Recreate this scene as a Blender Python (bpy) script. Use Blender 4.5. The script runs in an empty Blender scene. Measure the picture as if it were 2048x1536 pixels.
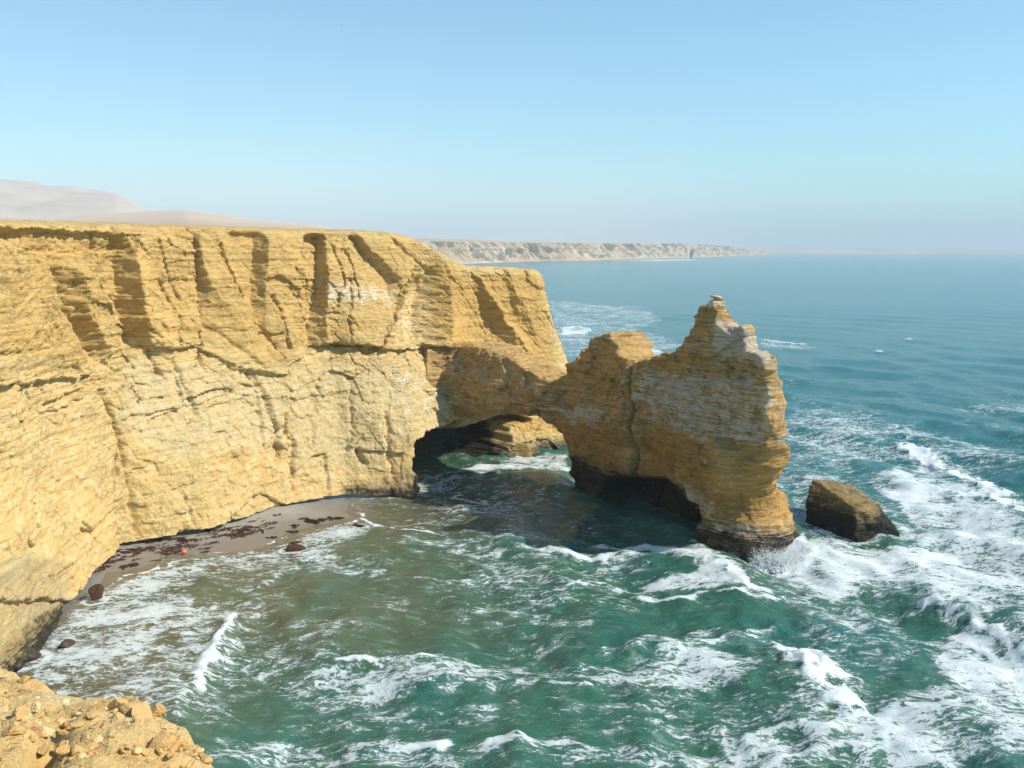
import bpy, bmesh, math, random
import numpy as np
from mathutils import Vector, noise as mnoise

# ------------------------------------------------------------------ camera, sky, sun, exposure
scene = bpy.context.scene
COL = scene.collection
CAM_H = 40.0
F_PX = 2000.0                      # focal length in pixels of the 2048 x 1536 photograph
PITCH = math.atan((768 - 501) / F_PX)
cam_data = bpy.data.cameras.new('camera')
cam = bpy.data.objects.new('camera', cam_data)
COL.objects.link(cam)
cam.location = (0, 0, CAM_H)
cam.rotation_euler = (math.pi / 2 - PITCH, 0, 0)
cam_data.sensor_width = 36.0
cam_data.lens = 36.0 * F_PX / 2048.0
cam_data.clip_start = 0.5
cam_data.clip_end = 120000.0
scene.camera = cam

SUN_AZ = (0.985, -0.17)             # horizontal direction towards the sun
SUN_EL = math.radians(42)
_n = math.hypot(*SUN_AZ)
sdir = Vector((SUN_AZ[0] / _n * math.cos(SUN_EL), SUN_AZ[1] / _n * math.cos(SUN_EL), math.sin(SUN_EL)))

world = bpy.data.worlds.new('World')
scene.world = world
world.use_nodes = True
wn = world.node_tree
wn.nodes.clear()
w_out = wn.nodes.new('ShaderNodeOutputWorld')
w_bg = wn.nodes.new('ShaderNodeBackground')
w_sky = wn.nodes.new('ShaderNodeTexSky')
w_sky.sky_type = 'NISHITA'
w_sky.sun_disc = False
w_sky.sun_elevation = SUN_EL
w_sky.sun_rotation = math.atan2(sdir.x, sdir.y)
w_sky.altitude = 0
w_sky.air_density = 1.0
w_sky.dust_density = 0.25
w_sky.ozone_density = 1.2
w_bg.inputs['Strength'].default_value = 0.116
w_tint = wn.nodes.new('ShaderNodeMix'); w_tint.data_type = 'RGBA'; w_tint.blend_type = 'MULTIPLY'
w_tint.inputs[0].default_value = 1.0
w_tint.inputs[7].default_value = (.72, 1.10, 1.18, 1)
wn.links.new(w_sky.outputs[0], w_tint.inputs[6])
wn.links.new(w_tint.outputs[2], w_bg.inputs[0])
wn.links.new(w_bg.outputs[0], w_out.inputs[0])

sun_data = bpy.data.lights.new('sun', 'SUN')
sun_data.energy = 4.3
sun_data.angle = math.radians(0.53)
sun_data.color = (1.0, 0.93, 0.80)
sun = bpy.data.objects.new('sun', sun_data)
COL.objects.link(sun)
sun.location = (100, -50, 200)
sun.rotation_euler = (-sdir).to_track_quat('-Z', 'Y').to_euler()

scene.view_settings.view_transform = 'Standard'
scene.view_settings.look = 'None'
scene.view_settings.exposure = 0.41
scene.view_settings.gamma = 1.0
scene.view_settings.use_curve_mapping = False
scene.render.engine = 'CYCLES'
scene.cycles.max_bounces = 4
scene.cycles.use_adaptive_sampling = True
scene.cycles.adaptive_threshold = 0.025
scene.cycles.diffuse_bounces = 2
scene.cycles.glossy_bounces = 2
scene.cycles.volume_bounces = 1
scene.cycles.use_denoising = True

rng = np.random.default_rng(7)
random.seed(7)

# ------------------------------------------------------------------ pixel <-> world
CT, ST = math.cos(PITCH), math.sin(PITCH)

def ray(u, v):
    a = np.asarray(u, float) - 1024.0
    b = np.asarray(v, float) - 768.0
    return np.stack([a, F_PX * CT - b * ST, -F_PX * ST - b * CT], -1)

def ground(u, v, z=0.0):           # pixel -> point on the level z
    d = ray(u, v)
    t = (z - CAM_H) / d[..., 2:3]
    return d * t + np.array([0, 0, CAM_H])

def at_y(u, v, y):                 # pixel -> point at the depth y
    d = ray(u, v)
    return d * (np.asarray(y, float)[..., None] / d[..., 1:2]) + np.array([0, 0, CAM_H])

def project(P):
    x, y, z = P[..., 0], P[..., 1], P[..., 2] - CAM_H
    w = y * CT - z * ST
    w = np.where(w < 0.5, 0.5, w)
    return 1024 + F_PX * x / w, 768 - F_PX * (y * ST + z * CT) / w

# ------------------------------------------------------------------ noise
_T3 = rng.random((64, 64, 64)).astype(np.float32)
_T2 = rng.random((256, 256)).astype(np.float32)

def vn3(x, y, z):
    xi, yi, zi = np.floor(x), np.floor(y), np.floor(z)
    fx, fy, fz = x - xi, y - yi, z - zi
    fx = fx * fx * (3 - 2 * fx); fy = fy * fy * (3 - 2 * fy); fz = fz * fz * (3 - 2 * fz)
    xi = xi.astype(np.int32) & 63; yi = yi.astype(np.int32) & 63; zi = zi.astype(np.int32) & 63
    x1, y1, z1 = (xi + 1) & 63, (yi + 1) & 63, (zi + 1) & 63
    def g(a, b, c): return _T3[a, b, c]
    r = ((g(xi, yi, zi) * (1 - fx) + g(x1, yi, zi) * fx) * (1 - fy) + (g(xi, y1, zi) * (1 - fx) + g(x1, y1, zi) * fx) * fy) * (1 - fz) \
      + ((g(xi, yi, z1) * (1 - fx) + g(x1, yi, z1) * fx) * (1 - fy) + (g(xi, y1, z1) * (1 - fx) + g(x1, y1, z1) * fx) * fy) * fz
    return r * 2 - 1

def vn2(x, y):
    xi, yi = np.floor(x), np.floor(y)
    fx, fy = x - xi, y - yi
    fx = fx * fx * (3 - 2 * fx); fy = fy * fy * (3 - 2 * fy)
    xi = xi.astype(np.int64) & 255; yi = yi.astype(np.int64) & 255
    x1, y1 = (xi + 1) & 255, (yi + 1) & 255
    r = (_T2[xi, yi] * (1 - fx) + _T2[x1, yi] * fx) * (1 - fy) + (_T2[xi, y1] * (1 - fx) + _T2[x1, y1] * fx) * fy
    return r * 2 - 1

def fbm3(x, y, z, o=4, g=0.5):
    s, a = 0, 1.0
    for i in range(o):
        s = s + a * vn3(x * 2 ** i + 13.7 * i, y * 2 ** i + 7.1 * i, z * 2 ** i + 3.3 * i); a *= g
    return s

def fbm2(x, y, o=4, g=0.5):
    s, a = 0, 1.0
    for i in range(o):
        s = s + a * vn2(x * 2 ** i + 13.7 * i, y * 2 ** i + 7.1 * i); a *= g
    return s

def sstep(a, b, x):
    t = np.clip((x - a) / (b - a), 0, 1)
    return t * t * (3 - 2 * t)

def cells2(x, y, seed=0):
    """jittered cells: offset + tilt of the nearest cell, and the gap between the two nearest"""
    r = np.random.default_rng(seed)
    J = r.random((64, 64, 5)).astype(np.float32)
    xi, yi = np.floor(x).astype(np.int64), np.floor(y).astype(np.int64)
    best = np.full(x.shape, 9e9); sec = np.full(x.shape, 9e9); val = np.zeros(x.shape)
    for dx in (-1, 0, 1):
        for dy in (-1, 0, 1):
            j = J[(xi + dx) & 63, (yi + dy) & 63]
            px, py = x - (xi + dx + j[..., 0]), y - (yi + dy + j[..., 1])
            d = px * px + py * py
            v = (j[..., 2] - .5) * 2 + (j[..., 3] - .5) * 2.2 * px + (j[..., 4] - .5) * 2.2 * py
            m = d < best
            sec = np.where(m, best, np.minimum(sec, d))
            val = np.where(m, v, val)
            best = np.where(m, d, best)
    return val, np.sqrt(sec) - np.sqrt(best)

def seg_dist(px, py, poly, closed=False):
    """distance to a polyline, with the parameter (0..1) of the nearest point"""
    P = np.asarray(poly, float)
    if closed: P = np.vstack([P, P[:1]])
    L = np.hypot(*(P[1:] - P[:-1]).T); cum = np.concatenate([[0], np.cumsum(L)])
    best = np.full(px.shape, 1e18); tt = np.zeros(px.shape)
    for i in range(len(P) - 1):
        ax, ay = P[i]; bx, by = P[i + 1]
        dx, dy = bx - ax, by - ay
        l2 = max(dx * dx + dy * dy, 1e-9)
        t = np.clip(((px - ax) * dx + (py - ay) * dy) / l2, 0, 1)
        d = (px - ax - t * dx) ** 2 + (py - ay - t * dy) ** 2
        m = d < best
        best = np.where(m, d, best); tt = np.where(m, (cum[i] + t * L[i]) / cum[-1], tt)
    return np.sqrt(best), tt

def sd_poly(px, py, poly):
    d, _ = seg_dist(px, py, poly, True)
    P = np.asarray(poly, float)
    ins = np.zeros(px.shape, bool)
    j = len(P) - 1
    for i in range(len(P)):
        c = ((P[i, 1] > py) != (P[j, 1] > py)) & (px < (P[j, 0] - P[i, 0]) * (py - P[i, 1]) / (P[j, 1] - P[i, 1] + 1e-12) + P[i, 0])
        ins ^= c
        j = i
    return np.where(ins, -d, d)

def poly_mask(u, v, poly, soft, out=None):
    """1 inside, 0 outside, soft edge; only points near the polygon are evaluated"""
    P = np.asarray(poly, float)
    m = np.zeros(u.shape)
    k = (u > P[:, 0].min() - soft) & (u < P[:, 0].max() + soft) & (v > P[:, 1].min() - soft) & (v < P[:, 1].max() + soft)
    if k.any():
        m[k] = 1 - sstep(-soft * .5, soft * .5, sd_poly(u[k], v[k], P))
    return m

# ------------------------------------------------------------------ material helpers
class NT:
    def __init__(self, name):
        self.m = bpy.data.materials.new(name); self.m.use_nodes = True
        self.t = self.m.node_tree; self.t.nodes.clear()
        self.out = self.t.nodes.new('ShaderNodeOutputMaterial')
    def n(self, typ, **kw):
        nd = self.t.nodes.new('ShaderNode' + typ)
        for k, v in kw.items():
            if k.startswith('_'): setattr(nd, k[1:], v)
            else: self.set(nd.inputs[int(k[1:]) if k[0] == 'i' and k[1:].isdigit() else k], v)
        return nd
    def set(self, sock, v):
        if isinstance(v, bpy.types.NodeSocket): self.t.links.new(v, sock)
        else: sock.default_value = v
    def math(self, op, a, b=0.0, c=0.0):
        nd = self.n('Math', _operation=op); self.set(nd.inputs[0], a); self.set(nd.inputs[1], b); self.set(nd.inputs[2], c)
        return nd.outputs[0]
    def mix(self, f, a, b, mode='MIX'):
        nd = self.n('Mix', _data_type='RGBA', _blend_type=mode)
        self.set(nd.inputs[0], f); self.set(nd.inputs[6], a if not isinstance(a, tuple) else a + (1,)); self.set(nd.inputs[7], b if not isinstance(b, tuple) else b + (1,))
        return nd.outputs[2]
    def noise(self, vec, scale, detail=4, rough=.55, dist=0.0):
        nd = self.n('TexNoise', Vector=vec, Scale=scale, Detail=detail, Roughness=rough, Distortion=dist)
        return nd.outputs['Fac']
    def ramp(self, f, stops):
        nd = self.n('ValToRGB', Fac=f); r = nd.color_ramp
        while len(r.elements) > len(stops): r.elements.remove(r.elements[-1])
        while len(r.elements) < len(stops): r.elements.new(0.5)
        for e, (p, c) in zip(r.elements, stops):
            e.position = p; e.color = (c if isinstance(c, tuple) else (c, c, c)) + (1,)
        return nd.outputs[0]
    def sm(self, x, a, b):
        nd = self.n('MapRange', _interpolation_type='SMOOTHSTEP'); self.set(nd.inputs[0], x); self.set(nd.inputs[1], a); self.set(nd.inputs[2], b)
        return nd.outputs[0]
    def scale(self, vec, s):
        nd = self.n('VectorMath', _operation='MULTIPLY'); self.set(nd.inputs[0], vec); nd.inputs[1].default_value = s
        return nd.outputs[0]

def rock_material(name, tint=(1, 1, 1), strata=1.0, bump=1.0, fine=1.0, use_paint=True, massive_below=None):
    k = NT(name)
    pos = k.n('NewGeometry').outputs['Position']
    sep = k.n('SeparateXYZ', Vector=pos)
    z = sep.outputs['Z']
    # bedding: noise squeezed along z
    lay = k.noise(k.scale(pos, (.05, .05, 1.0)), 1.3, 5, .65, .15)
    lay2 = k.noise(k.scale(pos, (.10, .10, 3.2)), 1.7, 3, .6, .1)
    big = k.noise(pos, .09, 4, .55)
    mid = k.noise(pos, .7, 5, .65)
    fin = k.noise(pos, 4.5, 5, .75)
    sf = strata if massive_below is None else k.math('MULTIPLY', strata, k.math('ADD', .22, k.math('MULTIPLY', k.sm(z, massive_below - 7, massive_below + 6), .78)))   # lower beds are massive
    c = k.ramp(lay, [(.28, (.46, .275, .105)), (.42, (.60, .41, .165)), (.52, (.66, .48, .215)), (.62, (.54, .345, .125)), (.75, (.70, .535, .275))])
    c2 = k.ramp(lay2, [(.36, (.70, .62, .52)), (.5, (1, 1, 1)), (.68, (1.06, 1.02, .95))])
    c = k.mix(k.math('MULTIPLY', sf, .75), c, c2, 'MULTIPLY')
    c = k.mix(k.math('MULTIPLY', k.sm(big, .45, .7), .55), c, (.60, .45, .205))
    c = k.mix(k.math('MULTIPLY', k.sm(mid, .50, .68), .50), c, (.76, .63, .38))
    c = k.mix(k.math('MULTIPLY', k.sm(mid, .45, .28), .30), c, (.40, .26, .115))
    # thin bedding partings and hairline joints
    part = k.noise(k.scale(pos, (.16, .16, 2.6)), 1.5, 4, .55, .25)
    part = k.math('MULTIPLY', k.sm(k.math('ABSOLUTE', k.math('SUBTRACT', part, .5)), .016, .004), k.sm(big, .38, .58))
    wob = k.n('VectorMath', _operation='MULTIPLY_ADD'); k.set(wob.inputs[0], k.n('TexNoise', Vector=pos, Scale=.6, Detail=3.0).outputs['Color']); wob.inputs[1].default_value = (2.0, 2.0, 2.0); k.set(wob.inputs[2], pos)
    jo = k.n('TexVoronoi', _feature='DISTANCE_TO_EDGE', Vector=k.scale(wob.outputs[0], (.34, .34, .62)), Scale=1.0).outputs['Distance']
    jo = k.math('MULTIPLY', k.sm(jo, .022, .006), k.sm(k.noise(pos, .16, 3, .6), .44, .60))
    line = k.math('MAXIMUM', k.math('MULTIPLY', part, sf), jo)
    c = k.mix(k.math('MULTIPLY', line, .45), c, (.20, .125, .055))
    c = k.mix(k.math('MULTIPLY', k.sm(fin, .60, .72), .3), c, (.80, .68, .44))
    c = k.mix(k.math('MULTIPLY', k.sm(fin, .42, .30), .3), c, (.36, .235, .11))
    if use_paint:
        at = k.n('Attribute', _attribute_name='paint')
        ps = k.n('SeparateColor', Color=at.outputs['Color'])
        wet = k.n('Attribute', _attribute_name='wet').outputs['Fac']
        lump = k.math('ADD', k.math('MULTIPLY', mid, .6), k.math('MULTIPLY', fin, .4))
        lump = k.math('ADD', k.math('MULTIPLY', lump, .55), k.math('MULTIPLY', lay2, .45))
        def amount(ch, lo=.30, hi=.62):
            return k.sm(k.math('ADD', ps.outputs[ch], k.math('MULTIPLY', k.math('SUBTRACT', lump, .5), 2.6)), lo, hi)
        c = k.mix(k.math('MULTIPLY', amount('Blue', .25, .75), .85), c, (.54, .315, .088))          # ochre
        c = k.mix(k.math('MULTIPLY', amount('Green', .25, .85), .80), c, (.57, .475, .295))           # pale grey-buff
        c = k.mix(k.math('MULTIPLY', amount('Red', .45, .65), .85), c, (.72, .68, .60))             # guano
        alg = k.sm(k.math('ADD', at.outputs['Alpha'], k.math('MULTIPLY', k.math('SUBTRACT', lump, .5), 2.0)), .25, .8)
        c = k.mix(k.math('MULTIPLY', alg, .8), c, k.mix(k.sm(mid, .4, .6), (.17, .135, .065), (.30, .24, .14)))        # olive film near the sea
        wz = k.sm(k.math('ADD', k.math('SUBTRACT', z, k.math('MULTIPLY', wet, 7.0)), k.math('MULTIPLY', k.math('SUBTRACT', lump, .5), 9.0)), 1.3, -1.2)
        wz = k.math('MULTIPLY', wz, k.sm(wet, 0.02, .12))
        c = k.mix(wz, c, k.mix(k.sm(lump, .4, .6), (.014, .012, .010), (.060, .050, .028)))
        rough = k.math('SUBTRACT', .92, k.math('MULTIPLY', wz, .45))
    else:
        rough = .92
    c = k.mix(1.0, c, tint, 'MULTIPLY')
    h = k.math('ADD', k.math('MULTIPLY', k.math('MULTIPLY', lay2, sf), .38), k.math('MULTIPLY', mid, .6))
    h = k.math('ADD', h, k.math('MULTIPLY', fin, .26 * fine))
    h = k.math('SUBTRACT', h, k.math('MULTIPLY', line, .5))
    b = k.n('Bump', Strength=.80 * bump, Distance=.55, Height=h)
    p = k.n('BsdfPrincipled', **{'Base Color': c, 'Roughness': rough, 'Normal': b.outputs[0], 'Specular IOR Level': .2})
    k.t.links.new(p.outputs[0], k.out.inputs[0])
    return k.m

def plain_material(name, c1, c2, scale=3.0, rough=.9, bump=.3, dist=.1):
    k = NT(name)
    pos = k.n('NewGeometry').outputs['Position']
    a = k.noise(pos, scale, 6, .65)
    c = k.mix(k.sm(a, .3, .7), c1, c2)
    b = k.n('Bump', Strength=bump, Distance=dist, Height=a)
    p = k.n('BsdfPrincipled', **{'Base Color': c, 'Roughness': rough, 'Normal': b.outputs[0], 'Specular IOR Level': .25})
    k.t.links.new(p.outputs[0], k.out.inputs[0])
    return k.m

# ------------------------------------------------------------------ mesh helpers
def mesh_np(name, V, F, mat, smooth=True, attrs=None):
    V = np.ascontiguousarray(V, np.float32); F = np.ascontiguousarray(F, np.int32)
    me = bpy.data.meshes.new(name)
    n = F.shape[1]
    me.vertices.add(len(V)); me.vertices.foreach_set('co', V.ravel())
    me.loops.add(F.size); me.loops.foreach_set('vertex_index', F.ravel())
    me.polygons.add(len(F)); me.polygons.foreach_set('loop_start', np.arange(0, F.size, n, dtype=np.int32))
    me.polygons.foreach_set('use_smooth', np.full(len(F), smooth))
    me.update(calc_edges=True)
    for an, (kind, data) in (attrs or {}).items():
        a = me.attributes.new(an, kind, 'POINT')
        a.data.foreach_set('color' if kind == 'FLOAT_COLOR' else 'value', np.ascontiguousarray(data, np.float32).ravel())
    if mat: me.materials.append(mat)
    return me

def link(name, me, parent=None, **props):
    o = bpy.data.objects.new(name, me); COL.objects.link(o)
    if parent is not None: o.parent = parent
    for k, v in props.items(): o[k] = v
    return o

def empty(name, loc, **props):
    o = bpy.data.objects.new(name, None); COL.objects.link(o); o.location = loc
    o.empty_display_size = .3
    for k, v in props.items(): o[k] = v
    return o

def grid_faces(ni, nj):
    i, j = np.meshgrid(np.arange(ni - 1), np.arange(nj - 1), indexing='ij')
    a = (i * nj + j).ravel()
    return np.stack([a, a + nj, a + nj + 1, a + 1], -1)

def sub_mesh(V, F, keep, attrs):
    f = F[keep]
    used, inv = np.unique(f, return_inverse=True)
    return V[used], inv.reshape(f.shape), {k: (t, d[used]) for k, (t, d) in attrs.items()}

def blob_paint(u, v, blobs):
    """each blob: polygon, channel, amount, softness in px"""
    C = np.zeros(u.shape + (4,))
    for poly, ch, amt, soft in blobs:
        C[..., ch] = np.maximum(C[..., ch], amt * poly_mask(u, v, poly, soft))
    return C

ROCK = rock_material('layered_sandstone', tint=(.99, .975, .93), bump=.8, massive_below=19.0)
ROCK_STACK = rock_material('weathered_sandstone', tint=(.86, .75, .64), bump=1.25)

# ------------------------------------------------------------------ main cliff
def build_cliff():
    g = lambda u, v, z=.6: ground(u, v, z)
    cols = [  # base point, rim point
        ((-64, 52, -1), (-76, 66, 43.5)),
        ((-57, 74, -1), (-72, 92, 43.4)),
        (g(-60, 1395, 0), at_y(-110, 446, 109)),
        (g(30, 1310, 0), at_y(0, 449, 120)),
        (g(150, 1170, .8), at_y(75, 450, 130)),
        (g(240, 1087, 1.2), at_y(180, 453, 141)),
        (g(420, 1057, 1.4), at_y(330, 456, 156)),
        (g(560, 1012, 1.2), at_y(500, 461, 169)),
        (g(690, 986, .8), at_y(640, 466, 179)),
        (g(800, 996, 0), at_y(745, 467, 186)),
        (g(846, 995, 0), at_y(800, 470, 190)),
        ((-9, 172, -.5), at_y(836, 483, 193)),
        ((-6, 183, -.5), at_y(880, 508, 196)),
        ((-1, 191, -.5), at_y(930, 534, 199)),
        ((8, 196.5, -.5), at_y(1000, 536, 204.5)),
        ((17, 205, -.5), at_y(1068, 540, 211)),
        ((20, 213, -.5), at_y(1079, 546, 217)),
        ((16, 228, -.5), (4, 228, 30.0)),
        ((-6, 250, -.5), (-12, 246, 25.0)),
    ]
    B0 = np.array([c[0] for c in cols], float); R0 = np.array([c[1] for c in cols], float)
    M = (B0 + R0) / 2
    cum = np.concatenate([[0], np.cumsum(np.hypot(*(M[1:, :2] - M[:-1, :2]).T))])
    NS, NTR = 1800, 300
    w = np.linspace(0, cum[-1], 4000)
    dens = np.where(w < cum[2], .5, np.where(w > cum[-3], .35, 1.0))      # fewer columns out of view
    s = np.interp(np.linspace(0, 1, NS), np.concatenate([[0], np.cumsum(dens)[:-1]]) / np.sum(dens[:-1]), w)
    def res(A, sig):
        R = np.stack([np.interp(s, cum, A[:, k]) for k in range(3)], -1)
        h = cum[-1] / NS; kk = int(3 * sig / h) | 1
        ker = np.exp(-.5 * ((np.arange(kk) - kk // 2) * h / sig) ** 2); ker /= ker.sum()
        pad = np.pad(R, ((kk // 2, kk // 2), (0, 0)), mode='reflect', reflect_type='odd')
        return np.stack([np.convolve(pad[:, k], ker, 'valid') for k in range(3)], -1)
    B, R = res(B0, 1.0), res(R0, 1.2)
    T = np.gradient((res(B0, 5.0) + res(R0, 5.0))[:, :2], axis=0); T /= np.linalg.norm(T, axis=1, keepdims=True)
    N = np.stack([T[:, 1], -T[:, 0]], -1)                                # outward
    t = np.linspace(0, 1, NTR)
    prof = np.interp(t, [0, .08, .3, .55, .7, .9, 1.0], [0, .09, .34, .66, .80, .93, 1.0])
    P = B[:, None, :] * 1.0 + 0
    P = np.repeat(P, NTR, 1)
    P[..., :2] = B[:, None, :2] + (R - B)[:, None, :2] * prof[None, :, None]
    P[..., 2] = B[:, None, 2] + (R - B)[:, None, 2] * t[None, :]
    u, v = project(P)
    S = np.repeat(s[:, None], NTR, 1); Z = P[..., 2]
    D = np.zeros(u.shape)
    smooth = np.zeros(u.shape)       # 1 on clean slabs: less roughness there
    # wobble the drawn outlines a little so that edges are not ruler-straight
    uu = u + 4 * fbm2(S * .8, Z * .8, 4, .6); vv = v + 3 * fbm2(S * .8 + 40, Z * .8, 4, .6)
    def slab(poly, p1, p2, soft=10, sm=0.0):
        """recess / bulge: depth goes linearly from d1 at p1 to d2 at p2"""
        nonlocal D, smooth
        m = poly_mask(uu, vv, poly, max(2.5, soft * .5))
        dx, dy = p2[0] - p1[0], p2[1] - p1[1]
        q = np.clip(((u - p1[0]) * dx + (v - p1[1]) * dy) / (dx * dx + dy * dy), -.3, 1.3)
        D = D + .75 * m * (p1[2] + (p2[2] - p1[2]) * q)
        smooth = np.maximum(smooth, m * sm)
    def crack(line, depth, w):
        nonlocal D
        L = np.array(line, float)
        k = (u > L[:, 0].min() - 30) & (u < L[:, 0].max() + 30) & (v > L[:, 1].min() - 30) & (v < L[:, 1].max() + 30)
        d, _ = seg_dist(uu[k], vv[k], line)
        D[k] -= depth * np.exp(-(d / w) ** 2)
    # near left block, in front of the rest along a slanting fault
    slab([(-400, 440), (-60, 447), (0, 490), (35, 530), (70, 605), (130, 690), (172, 742), (215, 832), (236, 900), (226, 1000), (235, 1100), (150, 1180), (60, 1330), (-400, 1500)],
         (60, 760, .4), (240, 1050, .7), 9, .45)
    slab([(-300, 1120), (60, 1105), (130, 1120), (155, 1150), (135, 1215), (60, 1290), (0, 1340), (-300, 1500)], (60, 1110, .4), (90, 1260, 1.8), 40)
    slab([(-100, 1200), (90, 1200), (130, 1205), (60, 1212), (-100, 1225)], (0, 1200, -1.0), (100, 1200, -1.6), 8)
    # ragged dark overhang under the rim at the far left
    slab([(-60, 456), (60, 457), (275, 470), (255, 500), (170, 508), (70, 540), (30, 522), (-60, 470)], (30, 480, -2.6), (260, 490, -1.2), 7)
    # the fractured upper wall: creases running down from the rim, flat facets between them.
    # each crease is a line of (u, v, depth); depth is interpolated along u between neighbours
    creases = [
        [(-500, 450, .8), (-500, 760, .8)],
        [(-60, 448, 0), (0, 490, 2.2), (35, 530, 2.4), (70, 605, 2.2), (130, 690, 1.6), (176, 745, .8)],
        [(-52, 448, 0), (9, 488, .2), (44, 528, -.6), (79, 603, -1.5), (139, 688, -1.4), (186, 742, 0)],
        [(90, 450, 0), (104, 520, -.6), (128, 560, -2.0), (152, 630, -2.6), (192, 700, -1.8), (206, 740, 0)],
        [(112, 450, 0), (124, 520, -.4), (146, 552, .9), (168, 630, .9), (210, 697, .6), (214, 740, 0)],
        [(150, 450, 0), (160, 520, -.2), (172, 552, .7), (206, 595, .6), (240, 690, .3), (246, 740, 0)],
        [(172, 450, 0), (180, 500, -.6), (206, 560, -1.6), (232, 620, -1.9), (252, 690, -1.6), (258, 740, 0)],
        [(222, 450, 0), (236, 492, -1.6), (246, 560, -2.2), (256, 640, -2.2), (276, 690, -1.6), (280, 740, 0)],
        [(236, 450, 0), (256, 484, 1.2), (266, 560, 1.5), (276, 640, 1.7), (296, 690, 1.3), (300, 740, 0)],
        [(286, 450, .2), (298, 480, 1.6), (326, 560, .6), (340, 640, 1.0), (350, 690, 1.0), (352, 740, 0)],
        [(368, 455, .8), (376, 500, .9), (388, 560, .5), (396, 640, .7), (400, 700, .5), (404, 740, 0)],
        [(375, 455, -.2), (382, 500, -.6), (393, 560, -.7), (401, 640, -.6), (405, 700, -.4), (409, 740, 0)],
        [(381, 455, 1.0), (389, 500, 1.1), (400, 560, 1.1), (452, 628, 1.2), (512, 716, 1.3), (545, 745, .8)],
        [(402, 455, 1.2), (420, 500, 1.3), (452, 560, 1.5), (492, 628, 1.6), (548, 700, 1.6), (578, 748, .9)],
        [(407, 455, -.6), (426, 500, -.7), (459, 560, -.9), (499, 628, -.9), (554, 698, -.6), (584, 748, 0)],
        [(430, 455, .2), (440, 490, .1), (470, 560, -1.3), (503, 628, -1.2), (557, 698, -.6), (587, 748, 0)],
        [(497, 455, -2.4), (501, 520, -2.6), (502, 580, -2.0), (508, 660, -1.2), (560, 699, -.6), (590, 748, 0)],
        [(516, 455, -2.6), (517, 520, -2.8), (514, 580, -2.2), (517, 660, -1.2), (563, 700, -.5), (593, 748, 0)],
        [(527, 455, .7), (528, 520, .9), (526, 565, .8), (533, 660, .3), (568, 702, 0), (598, 748, 0)],
        [(560, 457, .9), (572, 520, 1.0), (548, 590, 1.1), (566, 660, .8), (590, 706, .4), (606, 745, 0)],
        [(604, 460, .8), (611, 520, .6), (606, 580, -.4), (602, 660, -.2), (606, 706, .1), (616, 742, 0)],
        [(618, 462, -1.8), (620, 520, -2.0), (616, 590, -1.8), (612, 660, -.8), (614, 720, -.2), (622, 742, 0)],
        [(642, 463, -2.4), (643, 520, -2.8), (634, 600, -2.6), (622, 660, -2.2), (618, 720, -.8), (626, 742, 0)],
        [(650, 464, .6), (651, 520, 1.2), (645, 600, 1.7), (642, 660, 1.9), (644, 688, 1.6), (646, 720, 0)],
        [(690, 465, .5), (698, 500, .5), (704, 560, 1.1), (712, 640, 1.7), (718, 688, 1.5), (720, 720, 0)],
        [(700, 466, -1.0), (722, 500, -1.2), (775, 560, -.9), (776, 640, 1.1), (772, 688, .8), (772, 720, 0)],
        [(712, 467, .6), (742, 500, .7), (800, 560, .7), (790, 640, .7), (782, 690, .4), (780, 720, 0)],
        [(790, 470, .9), (806, 500, 1.0), (823, 526, 1.1), (812, 570, 1.2), (786, 640, 1.0), (752, 704, .5)],
        [(794, 470, .8), (811, 500, .9), (829, 527, .8), (819, 570, -1.2), (792, 640, -1.4), (758, 706, 0)],
        [(815, 473, .9), (830, 500, 1.0), (842, 530, .4), (842, 570, -1.6), (836, 640, -2.2), (826, 700, -.4)],
        [(830, 476, 1.0), (850, 505, 1.2), (862, 532, .6), (856, 570, -2.0), (846, 640, -2.6), (838, 690, -.6)],
        [(838, 480, 1.1), (862, 510, 1.3), (880, 532, 1.6), (872, 570, 2.6), (868, 640, 3.2), (866, 694, 3.2)],
        [(870, 500, 1.2), (895, 520, 1.4), (928, 545, 1.5), (936, 590, 1.9), (944, 640, 2.2), (952, 694, 2.2)],
        [(876, 502, 1.1), (902, 522, 1.2), (936, 548, .5), (943, 590, -.8), (951, 640, -1.4), (959, 694, -1.0)],
        [(884, 505, 1.0), (912, 526, 1.0), (944, 552, .6), (960, 590, -.4), (984, 640, -1.4), (1004, 690, -1.0)],
        [(890, 507, 1.0), (920, 530, 1.0), (952, 556, .9), (974, 590, .9), (1004, 640, 1.0), (1040, 694, 1.1), (1092, 752, 1.2)],
        [(900, 510, .8), (932, 534, .7), (966, 558, .2), (990, 590, .2), (1022, 640, .2), (1056, 694, .3), (1100, 752, .6)],
        [(1000, 536, .4), (1010, 575, .4), (1020, 610, .3), (1034, 650, .2), (1070, 700, .2), (1110, 752, .3)],
        [(1004, 536, -.4), (1015, 575, -.5), (1026, 610, -.9), (1044, 650, -.9), (1076, 700, 0), (1114, 752, .2)],
        [(1012, 536, .3), (1023, 575, .3), (1046, 610, .2), (1058, 650, .3), (1082, 700, .2), (1118, 752, .2)],
        [(1200, 536, .2), (1200, 760, .2)],
    ]
    vr = np.arange(430, 780)
    cu = np.array([np.interp(vr, [p[1] for p in c], [p[0] for p in c]) for c in creases])
    cd = np.array([np.interp(vr, [p[1] for p in c], [p[2] for p in c]) for c in creases])
    cu = np.maximum.accumulate(cu + np.arange(len(creases))[:, None] * .01, 0)
    w_s = 2.6 * fbm2(S * .9, Z * .9, 4, .6); w_t = 3.0 * fbm2(S * .7 + 50, Z * .7, 4, .6)
    ru, rv = (u + w_s).ravel(), np.clip(np.round(v + w_t).astype(int) - 430, 0, len(vr) - 1).ravel()
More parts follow.
